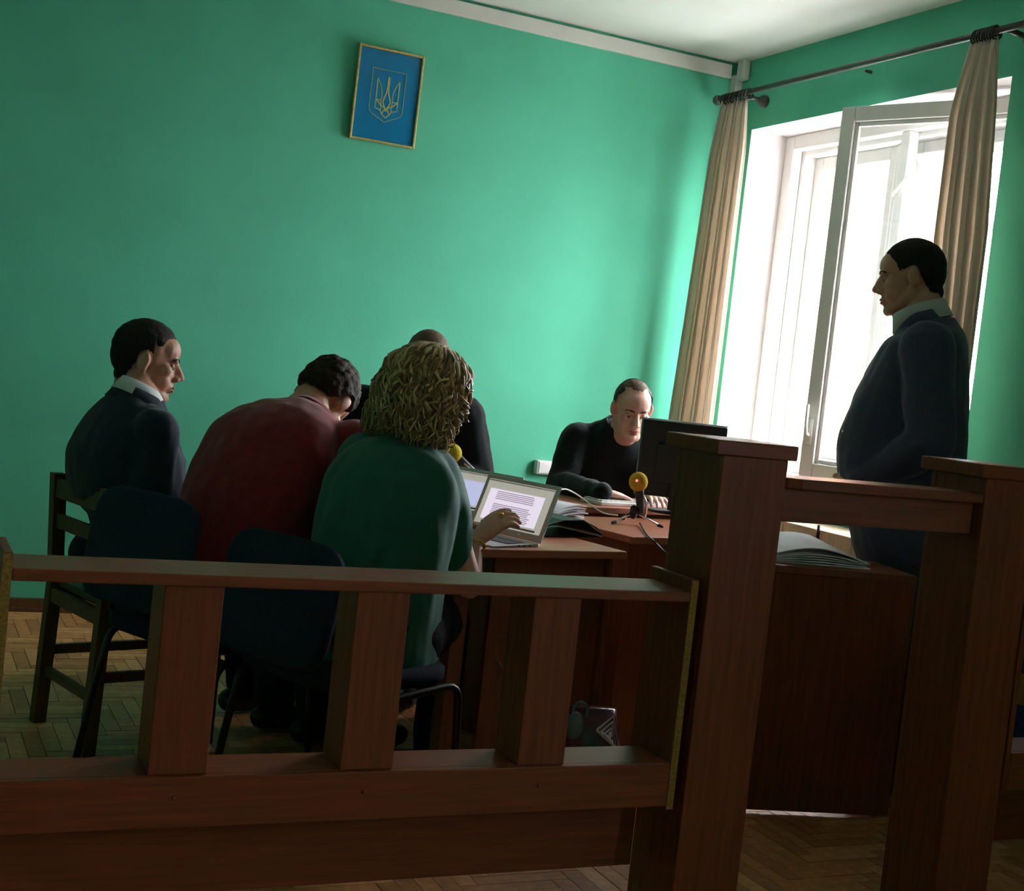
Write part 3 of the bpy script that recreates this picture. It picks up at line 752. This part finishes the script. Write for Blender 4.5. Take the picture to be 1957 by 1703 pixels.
# --- clerk in a black sweater at the monitor
fr = Frame(PE, FE); HE = head_mat(at(1208, 782, 5.72), V((-.24, -.90, -.34)), V((0, 0, 1)))
spE = [(-.02, .45, .195, .16), (.0, .62, .195, .165), (.055, .80, .20, .155), (.12, .955, .195, .13), (.175, 1.03, .14, .098), (.205, 1.068, .086, .080), (.215, 1.088, .074, .070)]
wE = at_z(1152, 941, .815); hE = at_z(1190, 950, .80)
armR = [fr(.17, .16, 1.0), fr(.235, .22, .80), wE]; armL = [fr(-.17, .15, 1.0), fr(-.25, .28, .80), fr(-.10, .50, .815)]
b = MB(); torso_mb(fr, spE, -.03, b); b.merge(head_mb(HE)); b.cap(HE @ V((0, -.02, -.08)), fr(0, .18, 1.03), .055, .063)
limbs(b, armR, (.052, .044, .031)); limbs(b, armL, (.052, .044, .031))
hand_mb(wE, hE-wE, V((0, 0, 1)), 1, .3, .1, b); hand_mb(armL[2], V((-.2, -.9, -.05)), V((0, 0, 1)), -1, .3, .1, b)
LG = seated_legs(fr, .53, .40, .11, .42); bare_legs(b, LG)
E_ = person('man with receding hair in black sweater working behind the monitor', fr, b, HE, 1, 'skin_fair', .0045)
hair_shell('hair', E_.data, fr.P, HE, E_, 'hair_brown', .005, [(-.09, -.06), (-.055, -.055), (-.03, .0), (.0, .02), (.02, .012), (.028, .06), (.04, .10), (.1, .125)], 1.1, top=lambda q: abs(q.x)-.050 if q.y > -.045 else 1)
hair_shell('thin_hair', E_.data, fr.P, HE, E_, 'hair_thin', .0022, [(-.09, .06), (.0, .085), (.04, .100), (.1, .112)], .5, top=lambda q: .056-abs(q.x))
face_parts(HE, E_, fr.P, brow='hair_brown', skin='skin_fair')
j = MB(); torso_mb(fr, spE, 0, j)
limbs(j, armR, (.072, .062, .040)); limbs(j, armL, (.072, .062, .040)); j.cap(fr(-.11, .15, 1.02), fr(.11, .15, 1.02), .055, .055)
blob('sweater', j, 'knit_black', E_, fr.P, .008, 5, folds(.007, 11, 21))
collar('sweater_collar', fr(0, .215, 1.088), V((0, 0, 1))+FE*.45, FE, .058, .062, .022, 'knit_black', E_, fr.P, .006, .02, .02)
clothe_legs(fr, LG, E_)

# --- standing man in a dark suit by the window
fr = Frame(PS, FS); HS = head_mat(at(1741, 531, 4.55), FS*.98+fr.r*.02+V((0, 0, -.20)), V((0, 0, 1)))
spS = [(-.03, .78, .215, .185), (.02, .92, .215, .195), (.06, 1.10, .225, .215), (.055, 1.24, .232, .20), (.035, 1.40, .235, .165), (.02, 1.50, .205, .132), (.025, 1.555, .12, .10), (.03, 1.585, .088, .085)]
armL = [fr(-.21, .02, 1.48), fr(-.27, -.03, 1.18), fr(-.15, .17, 1.02)]; armR = [fr(.21, .02, 1.48), fr(.27, .02, 1.18), fr(.12, .17, 1.01)]
b = MB(); torso_mb(fr, spS, -.03, b); b.merge(head_mb(HS, 1.03)); b.cap(HS @ V((0, -.03, -.06)), fr(0, .03, 1.54), .066, .070); b.ell(HS @ V((0, .025, -.105)), (.042, .042, .03))
limbs(b, armR, (.058, .048, .034)); limbs(b, armL, (.058, .048, .034))
hand_mb(armL[2], fr.f*.8+fr.r*.5+V((0, 0, -.15)), -fr.r+V((0, 0, .4)), -1, .5, .1, b); hand_mb(armR[2], fr.f*.8-fr.r*.5+V((0, 0, -.15)), fr.r+V((0, 0, .4)), 1, .5, .1, b)
LG = [[fr(s*.10, .0, .90), fr(s*.11, .02, .50), fr(s*.12, -.01, .10), fr(s*.13, .13, .045)] for s in (-1, 1)]
for q in LG: limbs(b, q[:3], (.095, .062, .042)); b.cap(q[2]-V((0, 0, .05)), q[3], .045, .032)
S_ = person('heavy man in dark blue suit standing in profile by the window', fr, b, HS, 1.03)
hair_shell('hair', S_.data, fr.P, HS, S_, 'hair_dark', .006, s=1.03)
face_parts(HS, S_, fr.P, 1.03)
j = MB(); torso_mb(fr, spS, 0, j)
limbs(j, armR, (.088, .078, .054)); limbs(j, armL, (.088, .078, .054)); j.cap(fr(-.14, .02, 1.485), fr(.14, .02, 1.485), .075, .075)
blob('jacket', j, 'suit_blue', S_, fr.P, .008, 5, folds(.007, 9, 31))
nk = fr(0, .060, 1.603)
collar('shirt_collar', nk, V((0, 0, 1))+FS*.36, FS, .074, .086, .06, 'shirt_grey', S_, fr.P, drop=.015)
collar('jacket_collar', nk+V((0, 0, -.030)), V((0, 0, 1))+FS*.36, FS, .084, .090, .055, 'suit_blue', S_, fr.P, .011, .06, .55)
mb = MB(); mb.ell(fr(-.10, .255, 1.18), (.006, .006, .006), seg=8, st=5); obj('jacket_button', mb, 'chrome', S_, origin=fr.P)
mb = MB(); mb.ell(fr(0, -.01, .90), (.18, .18, .14))
for q in LG: limbs(mb, q[:3], (.112, .085, .068))
blob('trousers', mb, 'suit_blue', S_, fr.P, .011, 5, folds(.005, 10, 5))
for q in LG:
    d = (q[3]-q[2]); d.z = 0; d.normalize(); c = V((q[2].x, q[2].y, .045)); mb = MB(); mb.cap(c-d*.06, c+d*.05, .043, .046); mb.cap(c+d*.05, c+d*.19, .046, .036); mb.cap(c, V((c.x, c.y, .09)), .042, .045)
    blob('shoe', mb, 'shoe_black', S_, fr.P, .009, 4)

# ------------------------------------------------------------------ things on the desks
def laptop(label, hr_, ang, tilt, w, h, content, grp='open laptops'):
    """hr_: right end of the hinge; ang: direction of the hinge line; origin at the hinge centre"""
    u = V((math.cos(ang), math.sin(ang), 0)); c = V(hr_)-u*w/2
    t = thing('laptop', label, 'laptop', c, ang, grp)          # local x along hinge, -y towards the user
    mb = MB(); pts = [(-w/2, 0), (w/2, 0), (w/2, -.19), (-w/2, -.19)]; mb.loft([[V((x, y, 0)) for x, y in pts[::-1]], [V((x, y, .009 if y == 0 else .004)) for x, y in pts[::-1]]])
    base = obj('base', mb, 'aluminium', t, bevel=.002)
    obj('keyboard', bx(-w/2+.02, w/2-.02, -.11, -.02, .0065, .0082), 'black_plastic', base); obj('trackpad', bx(-.05, .05, -.178, -.12, .0045, .0066), 'grey_plastic', base)
    for k in range(3): obj('port', bx(w/2-.0005, w/2+.0006, -.045-k*.022, -.035-k*.022, .002, .006), 'black_plastic', base)
    rot = Matrix.Translation((0, .004, .010)) @ Matrix.Rotation(-tilt, 4, 'X')
    def L(n, m, *a, par=t, **k): return obj(n, bx(*a).xf(rot), m, par, **k)
    lid = L('lid', 'aluminium', -w/2, w/2, 0, .006, 0, h, bevel=.002)
    sw, z0, z1 = w/2-.016, .022, h-.014
    L('screen', content[0], -sw, sw, -.0008, .0, z0, z1, par=lid)
    L('dock_bar', 'screen_dark', -sw*.8, sw*.85, -.0014, -.0008, z0+.004, z0+.010, par=lid)
    L('tool_bar', 'screen_grey', -sw, sw, -.0014, -.0008, z1-.024, z1, par=lid); L('menu_bar', 'screen_dark', -sw, sw, -.0014, -.0008, z1-.006, z1-.002, par=lid)
    L('page', content[1], -sw*.86, sw*.80, -.0016, -.0008, z0+.016, z1-.030, par=lid)
    mb = MB(); zz = z1-.036; q = random.Random(3)
    while zz > z0+.022:
        if not (.075 < zz-z0 < .083): mb.box(-sw*.62, sw*(.55+q.uniform(-.08, .03)), -.0021, -.0016, zz-.0028, zz)
        zz -= .0058
    obj('text_lines', mb.xf(rot), content[2], lid)
    return t
hp = at_z(1030, 1042, .757); hp.z = .752
laptop('open silver laptop the woman types on', hp, R(-70), R(21), .315, .182, ('screen_grey', 'screen_page', 'screen_text'))
h2 = at(962, 1004, 4.38); h2 = at_z(962, 1004, .757); h2.z = .752
laptop('open silver laptop standing farther back, half hidden by the other', h2, R(-68), R(24), .315, .168, ('screen_grey', 'screen_blue', 'screen_blue'))

def microphone(label, foam, base, mfoam, aim, grp='desk microphones', led=False, z=.752):
    """foam ball centre, tripod foot centre, aim: direction from ball down the body"""
    t = thing('microphone', label, 'microphone', (base.x, base.y, z), 0, grp); o = V((base.x, base.y, z)); a = V(aim).normalized()
    mb = MB(); mb.ell(foam, (.035, .035, .036), seg=20, st=14); obj('foam_cover', mb, mfoam, t, smooth=True, origin=o)
    e = foam+a*.11; mb = MB(); mb.cap(foam+a*.02, e, .019, .013, 14); obj('body', mb, 'black_plastic', t, smooth=True, origin=o)
    s = a.cross(V((0, 0, 1))); s = s.normalized() if s.length > .1 else V((1, 0, 0))
    mb = MB(); hub = V((base.x, base.y, z+.045)); mb.tube([e+V((0, 0, .0)), (e+hub)/2+s*.004, hub], .010, 10); mb.cap(hub-V((0, 0, .012)), hub+V((0, 0, .012)), .014, .014); obj('stem', mb, 'black_plastic', t, smooth=True, origin=o)
    mb = MB(); mb.tube([foam+a*.05+s*.022, foam+a*.07+s*.034, foam+a*.11+s*.030, foam+a*.14+s*.012], .004, 6, round_=.01); obj('clip', mb, 'chrome', t, smooth=True, origin=o)
    for k, an in enumerate((200, 325, 80)):
        d = V((math.cos(R(an)), math.sin(R(an)), 0)); mb = MB(); mb.tube([hub+d*.008, o+d*.105+V((0, 0, .006))], .0036, 8); lg = obj('leg', mb, 'chrome', t, smooth=True, origin=o)
        mb = MB(); mb.cap(o+d*.095+V((0, 0, .0085)), o+d*.110+V((0, 0, .0062)), .006, .006, 8, 3); obj('rubber_tip', mb, 'black_plastic', lg, smooth=True, origin=o)
    if led:
        d = (CAM_P-foam).normalized(); mb = MB(); mb.ell(foam+d*.034+V((-.006, .002, .004)), (.004,)*3, seg=8, st=5); obj('light_spot', mb, 'red_led', t, smooth=True, origin=o)
    return t
b1 = at_z(1208, 1002, .752); dep1 = (b1-CAM_P).dot(CAM_F)
microphone('yellow foam microphone on small tripod left of the tall pillar', at(1220, 921, dep1-.02), b1, 'foam_yellow', (at(1224, 968, dep1)-at(1220, 921, dep1-.02)), led=True)
b2 = V((1.90, 4.26, .752))
f2 = at(864, 867, 4.70); microphone('lime yellow microphone pointing at the person in black', f2, b2, 'foam_lime', V((.72, -.12, -.52)))

# monitor seen from behind
mc = at(1302, 880, 5.34); f_ = (CAM_P-mc); f_.z = 0; f_.normalize(); ang = math.atan2(f_.y, f_.x)+math.pi/2+R(4)
mo = thing('monitor', 'black flat monitor seen from behind beside the pillar', 'monitor', (mc.x, mc.y, .768), ang)
zc = mc.z-.768
obj('bezel', bx(-.172, .172, .012, .034, zc-.155, zc+.155), 'monitor_rim', mo, bevel=.004)
obj('screen', bx(-.16, .16, .034, .0355, zc-.14, zc+.142), 'screen_dark', mo)
mb = MB(); mb.box(-.169, .169, -.012, .012, zc-.152, zc+.151); obj('back_cover', mb, 'monitor_back', mo, bevel=.008)
obj('vent_cover', bx(-.10, .10, -.030, -.012, zc-.10, zc+.06), 'monitor_back', mo, bevel=.006)
obj('stand_neck', bx(-.035, .035, -.028, -.005, .012, zc-.05), 'monitor_back', mo, bevel=.004)
mb = MB(); mb.loft([[V((math.cos(q)*.11, math.sin(q)*.085, z_)) for q in [2*math.pi*i/28 for i in range(28)]] for z_ in (0, .010)]); obj('stand_foot', mb, 'monitor_back', mo, bevel=.003)
mb = MB(); mb.tube(curve3([(.02, -.03, zc-.03), (.03, -.06, zc-.10), (.08, -.09, .03), (.13, -.10, .006), (.22, -.11, .004)], 20), .004, 6); obj('cable', mb, 'cable_grey', mo, smooth=True)

# keyboard, mouse, stacks of paper
k0, k1 = at_z(1152, 962, .774), at_z(1272, 969, .774)
kc = (k0+k1)/2; ka = math.atan2(k1.y-k0.y, k1.x-k0.x)
kb = thing('keyboard', 'white keyboard in front of the man in black', 'keyboard', (kc.x, kc.y+.05, .768), ka+R(6))
obj('case', bx(-.20, .20, -.07, .07, .0, .016), 'white_plastic', kb, bevel=.004)
for r_ in range(5):
    mb = MB()
    for q in range(15): mb.box(-.188+q*.0252, -.166+q*.0252, -.058+r_*.0235, -.038+r_*.0235, .016, .022)
    obj('key_row', mb, 'white_plastic', kb)
p = at_z(1128, 953, .77); ms = thing('computer_mouse', 'black computer mouse left of the white keyboard', 'mouse', (p.x, p.y, .768), R(20))
mb = MB(); mb.loft([[V((math.cos(q)*.030*sx, math.sin(q)*.052*sx, z_)) for q in [2*math.pi*i/20 for i in range(20)]] for z_, sx in ((0, .95), (.012, 1), (.024, .85), (.033, .5), (.036, .15))]); obj('shell', mb, 'black_plastic', ms, smooth=True)
mb = MB(); mb.cap((0, .025, .032), (0, .032, .030), .004, .004, 8, 3); obj('wheel', mb, 'grey_plastic', ms)
def sheets(label, c, rz, w, d, n_, th, warp, seed, name='paper_stack', tilt=0):
    t = thing(name, label, 'papers', c, rz); q = random.Random(seed)
    for k in range(n_):
        mb = MB(); a = q.uniform(-.05, .05); ox, oy = q.uniform(-.008, .008), q.uniform(-.008, .008); N_ = 12; up, dn = [], []
        rings = []
        for i in range(N_+1):
            x = -w/2+w*i/N_; z = k*th+warp(i/N_, k)
            tz = tilt*d*k/n_*(1-.9*max(0, i/N_-.7)/.3); rings.append([V((x+ox, -d/2+oy, z)), V((x+ox, d/2+oy, z+tz)), V((x+ox, d/2+oy, z+th*.8+tz)), V((x+ox, -d/2+oy, z+th*.8))])
        mb.loft(rings); mb.xf(Matrix.Rotation(a, 4, 'Z')); obj('sheet', mb, 'paper', t, smooth=False)
    return t
p = at_z(1045, 984, .76)
sheets('loose pile of white papers behind the laptop on desk edge', (p.x, p.y, .754), R(25), .17, .22, 7, .005, lambda u, k: .004*k*math.sin(u*2.2), 5)
# black folder with a page corner sticking up
p = at_z(1065, 1022, .756); fo = thing('folder', 'black folder with a white page corner next to the laptop', 'folder', (p.x+.03, p.y+.08, .753), R(14))
obj('lower_cover', bx(-.13, .12, -.10, .12, 0, .004), 'cable_dark', fo, bevel=.0015)
mb = MB(); mb.loft([[V((x, -.10, z_)), V((x, .12, z_)), V((x, .12, z_+.004)), V((x, -.10, z_+.004))] for x, z_ in ((-.13, .03), (-.05, .05), (.03, .052), (.09, .03), (.12, .008))]); obj('upper_cover', mb, 'cable_dark', fo)
mb = MB(); mb.add([V((.03, -.103, .056)), V((.12, -.105, .010)), V((.06, -.04, .052)), V((.03, -.103, .0575)), V((.12, -.105, .0115)), V((.06, -.04, .0535))], [(0,1,2), (3,5,4), (0,3,4,1), (1,4,5,2), (2,5,3,0)]); obj('page_corner', mb, 'paper', fo)
# stack of papers with a curling top sheet on the closed table
p = at_z(1572, 1066, .78)
sheets('white papers with curled top sheets on the table behind the gate', (p.x-.045, p.y+.02, .768), R(-13), .31, .215, 6, .004, lambda u, k: .0035*k*math.sin(math.pi*min(1, u*1.05))+(.012*math.sin(math.pi*u) if k == 5 else 0), 8, tilt=.12)
# cable from the microphone across the desk
mb = MB(); c0 = b1+V((.02, -.02, .008)); mb.tube(curve3([c0, at_z(1235, 1020, .757), at_z(1250, 1035, .757), at(1270, 1055, dep1-.35), at(1290, 1075, dep1-.38), at(1310, 1200, dep1-.36)], 24), .0035, 6)
tag(obj('microphone_cable', mb, 'cable_dark', None, smooth=True), 'thin dark cable running from the tripod microphone over the desk edge', 'cable')
mb = MB(); mb.tube(curve3([at_z(1068, 936, .90), at_z(1085, 936, .87), at_z(1110, 950, .80), at_z(1148, 978, .772), at_z(1180, 985, .772)], 24), .0028, 6)
tag(obj('white_cable', mb, 'white_plastic', None, smooth=True), 'white cable arching from behind the laptop to the far desk', 'cable')
mb = MB(); q_ = [at(968, 1215, 3.75), at(950, 1222, 3.75), at(948, 1255, 3.75), at(958, 1275, 3.75), at(965, 1282, 3.75), at(950, 1300, 3.75), at(948, 1325, 3.75), at(957, 1350, 3.75), at(965, 1400, 3.75), at_z(968, 1490, .004)]
mb.tube(curve3(q_, 40), .004, 6); tag(obj('hanging_cable', mb, 'cable_brown', None, smooth=True), 'looped brown cable hanging down under the laptop desk', 'cable')

# ------------------------------------------------------------------ bag on the floor
p = at_z(1105, 1548, 0); bg_ = thing('handbag', 'shiny maroon patterned bag on the floor under the desk', 'bag', (p.x, p.y, 0), R(-15)); bg_.scale = (1.12, 1.2, 1.62)
mb = MB(); rings = []
for z_, w_, d_ in ((0, .085, .045), (.03, .10, .055), (.10, .095, .05), (.16, .085, .035), (.19, .075, .018)):
    rings.append([V((math.cos(q)*w_*(1+.08*math.sin(3*q+z_*30)), math.sin(q)*d_*(1+.1*math.cos(4*q+z_*20)), z_)) for q in [2*math.pi*i/24 for i in range(24)]])
mb.loft(rings); obj('pouch', mb, 'bag_maroon', bg_, smooth=True)
mb = MB()
for k in range(3):
    s_ = .034-.010*k; mb.tube([V((.045+s_*a, -.048-.003*k, .150+s_*.8*c)) for a, c in ((-1, .3), (.2, 1.3), (.9, -1), (-1, .3))], .0028, 5)
mb.ell((.047, -.052, .152), (.006, .004, .006), seg=8, st=5); obj('white_pattern', mb, 'bag_white', bg_)
mb = MB(); mb.ell((-.045, -.032, .160), (.026, .012, .026), seg=14, st=8); obj('teal_patch', mb, 'bag_teal', bg_, smooth=True)
mb = MB(); mb.tube(curve3([(-.08, -.03, .11), (-.04, -.056, .095), (-.01, -.058, .115), (.02, -.056, .10)], 14), .004, 6); obj('strap', mb, 'bag_white', bg_)
mb = MB(); mb.tube([V((-.03+math.cos(q)*.02, -.02, .185+math.sin(q)*.016)) for q in [2*math.pi*i/14 for i in range(15)]], .004, 6); obj('clasp_ring', mb, 'bag_teal', bg_)

# ------------------------------------------------------------------ wall picture with the coat of arms
pc = V((1.9985, YB, 2.47)); PW, PH = .322, .432
pf = thing('framed_picture', 'blue framed coat of arms hanging on the green wall', 'picture', (pc.x, YB-.004, pc.z-PH/2))
til = Matrix.Rotation(R(2.5), 4, 'X')
def PP(n, m, mb, par=None, **k): return obj(n, mb.xf(til), m, par or pf, **k)
mb = MB(); t_ = .011
mb.box(-PW/2, -PW/2+t_, -.022, -.002, 0, PH); mb.box(PW/2-t_, PW/2, -.022, -.002, 0, PH); mb.box(-PW/2+t_, PW/2-t_, -.022, -.002, PH-t_, PH); mb.box(-PW/2+t_, PW/2-t_, -.022, -.002, 0, t_)
PP('frame', 'gilt_frame', mb, bevel=.003)
pr_ = PP('print', 'print_blue', MB().box(-PW/2+t_, PW/2-t_, -.012, -.004, t_, PH-t_))
def uv(u, v): return V(((u-.5)*PW, -.0135, (1-v)*PH))
def stroke(mb, pts, w_):
    P_ = [uv(*p) for p in pts]
    rings = []
    for i, p in enumerate(P_):
        t = (P_[min(i+1, len(P_)-1)]-P_[max(i-1, 0)]).normalized(); s = V((t.z, 0, -t.x))*w_/2
        rings.append([p-s+V((0, .0014, 0)), p+s+V((0, .0014, 0)), p+s, p-s])
    mb.loft(rings)
mb = MB(); sh = [(.245, .222), (.757, .222), (.757, .63), (.745, .675), (.70, .70), (.60, .735), (.501, .771), (.40, .735), (.30, .70), (.257, .675), (.245, .63), (.245, .222)]
stroke(mb, sh, .0030); PP('shield_outline', 'print_gold', mb, pr_)
mb = MB()
for s_ in (-1, 1):
    q = lambda pts: [(.503+s_*x, y) for x, y in pts]
    stroke(mb, q([(.170, .320), (.168, .42), (.166, .54), (.170, .635), (.115, .645), (.085, .655), (.055, .69), (.0, .725)]), .0050)
    stroke(mb, q([(.170, .320), (.125, .375), (.092, .43), (.078, .50), (.088, .545), (.128, .548), (.166, .54)]), .0042)
    stroke(mb, q([(.0, .285), (.010, .33), (.008, .40), (.016, .46), (.040, .51), (.058, .56), (.035, .60), (.0, .64)]), .0062)
    stroke(mb, q([(.166, .545), (.120, .575), (.085, .60), (.04, .61), (.0, .655)]), .0058)
    stroke(mb, q([(.085, .655), (.075, .62), (.088, .548)]), .0045)
    stroke(mb, q([(.055, .69), (.035, .65), (.0, .64)]), .0050)
PP('trident', 'print_gold', mb, pr_)

# ------------------------------------------------------------------ small wall things
t = thing('wall_socket_box', 'white plastic box on the green wall above the dark chair', 'socket', (3.045, YB, .80))
obj('housing', bx(-.068, .068, -.045, 0, -.035, .035), 'white_plastic', t, bevel=.005); obj('cover', bx(-.058, .058, -.049, -.045, -.028, .028), 'white_plastic', t, bevel=.002)
mb = MB(); mb.cap((XR-.03, 4.979, 2.787), (XR+.0, 4.979, 2.787), .006, .008, 10, 3); tag(obj('wall_hook', mb, 'rod_dark', None, smooth=True), 'small dark hook on the green wall below the curtain rod', 'hook')

# ------------------------------------------------------------------ curtains and rod
rx, rzz = 3.77, 2.775
t = thing('curtain_rod', 'dark curtain rod with round ends above the window', 'curtain rod', (rx, 5.0, rzz))
mb = MB(); mb.tube([(0, -1.9, -.004), (0, .985, .004)], .014, 12); obj('rod', mb, 'rod_dark', t, smooth=True)
for s_, y in ((1, .99), (-1, -1.9)):
    mb = MB(); mb.ell((0, y+s_*.015, 0), (.026, .026, .026), seg=16, st=10); mb.cap((0, y-s_*.05, 0), (0, y-s_*.03, 0), .019, .019); obj('finial', mb, 'rod_dark', t, smooth=True)
for y in (.79, -.98):
    mb = MB(); mb.tube([(0, y, 0), (XR-rx, y, -.01)], .012, 8); mb.cap((XR-rx-.012, y, -.01), (XR-rx, y, -.01), .032, .032, 14, 3); obj('bracket', mb, 'rod_dark', t, smooth=True)
for y0, y1 in ((.72, .94), (-.94, -.83)):
    for k in range(9):
        y = y0+(y1-y0)*k/8; mb = MB(); mb.tube([V((math.cos(q)*.024, y+.004*math.sin(q*2), -.008+math.sin(q)*.026)) for q in [2*math.pi*i/14 for i in range(15)]], .0045, 6); obj('ring', mb, 'rod_dark', t, smooth=True)
def curtain(label, rows, nf, amp, seed):
    """rows: (z, y0, y1, x, depth factor) from top to bottom"""
    t = thing('curtain', label, 'curtain', (rx, (rows[0][1]+rows[0][2])/2, 0), 0, 'window curtains'); mb = MB(); N_ = nf*10; K = 44; q = random.Random(seed); ph = [q.uniform(0, 6) for _ in range(4)]
    P_ = []
    for k in range(K+1):
        z = rows[0][0]+(rows[-1][0]-rows[0][0])*k/K
        for a, b_ in zip(rows, rows[1:]):
            if a[0] >= z-1e-6 >= b_[0]-1e-5: break
        u = (a[0]-z)/(a[0]-b_[0]); y0, y1, x, am = [a[i]+(b_[i]-a[i])*u for i in (1, 2, 3, 4)]
        for i in range(N_+1):
            s_ = i/N_; w_ = s_*nf*2*math.pi+.5*math.sin(ph[0]+s_*5+k*.03)
            P_.append(V((x+amp*am*(math.sin(w_)+.3*math.sin(w_*.5+ph[1])), y0+(y1-y0)*s_+.010*am*math.sin(w_*2+ph[2]), z+.006*math.sin(w_+ph[3])*(k == K))))
    fs = [(k*(N_+1)+i, k*(N_+1)+i+1, (k+1)*(N_+1)+i+1, (k+1)*(N_+1)+i) for k in range(K) for i in range(N_)]
    org = V(t.location); mb.add(P_, fs); o = obj('fabric', mb, 'curtain', t, smooth=True, origin=org)
    sd = o.modifiers.new('thickness', 'SOLIDIFY'); sd.thickness = .0025
    return t
curtain('beige curtain gathered in the corner left of the window', [(2.76, 5.74, 5.94, rx, .5), (2.5, 5.70, 5.97, rx-.01, .8), (1.6, 5.68, 5.99, rx-.03, 1.0), (.9, 5.66, 6.01, rx-.05, 1.1), (.12, 5.64, 6.02, rx-.06, 1.1)], 6, .026, 2)
curtain('beige curtain hanging behind the standing man', [(2.75, 4.05, 4.18, rx, .5), (2.48, 4.005, 4.225, rx-.01, .9), (1.98, 3.965, 4.225, rx-.01, 1.0), (1.1, 3.955, 4.13, rx-.02, 1.0), (.12, 3.95, 4.12, rx-.02, 1.0)], 6, .026, 5)

# low beige cabinet under the window, a cord down its front
t = thing('low_cabinet', 'pale beige wooden cabinet under the window', 'cabinet', (3.70, 4.55, 0))
obj('body', bx(-.10, .15, -.22, .70, 0, .74), 'beige_wood', t, bevel=.004)
for k in range(4): obj('board', bx(-.112, -.10, -.22+k*.23, -.004+k*.23, .02, .74), 'beige_wood', t, bevel=.003)
mb = MB(); mb.tube(curve3([(-.118, -.02, .76), (-.120, -.025, .55), (-.119, -.015, .3), (-.118, -.02, .01)], 16), .006, 6); tag(obj('cord', mb, 'cable_dark', None, smooth=True, label=None), 'dark cord hanging down the beige cabinet', 'cord').location = t.location
# wooden chair with blue seat behind the right railing
c = V((3.33, 3.06, 0)); t = thing('blue_seat_chair', 'wooden chair with blue cushions behind the right railing', 'chair', c, R(115))
for s_ in (-1, 1):
    obj('leg', bx(s_*.2-.02, s_*.2+.02, .17, .21, 0, .52), 'oak_chair', t, bevel=.003); obj('leg', bx(s_*.2-.02, s_*.2+.02, -.22, -.18, 0, .88), 'oak_chair', t, bevel=.003)
    obj('seat_rail', bx(s_*.2-.014, s_*.2+.014, -.18, .17, .425, .52), 'oak_chair', t, bevel=.003)
    obj('side_cloth', bx(s_*.2-.006, s_*.2+.006, -.18, .17, .22, .425), 'blue_fabric', t, bevel=.002)
for y in (-.20, .19): obj('seat_rail', bx(-.18, .18, y-.014, y+.014, .425, .52), 'oak_chair', t, bevel=.003); obj('side_cloth', bx(-.18, .18, y-.006, y+.006, .22, .425), 'blue_fabric', t, bevel=.002)
obj('seat', bx(-.21, .21, -.18, .215, .52, .57), 'blue_fabric', t, bevel=.015); obj('backrest', bx(-.18, .18, -.215, -.18, .60, .86), 'blue_fabric', t, bevel=.012)
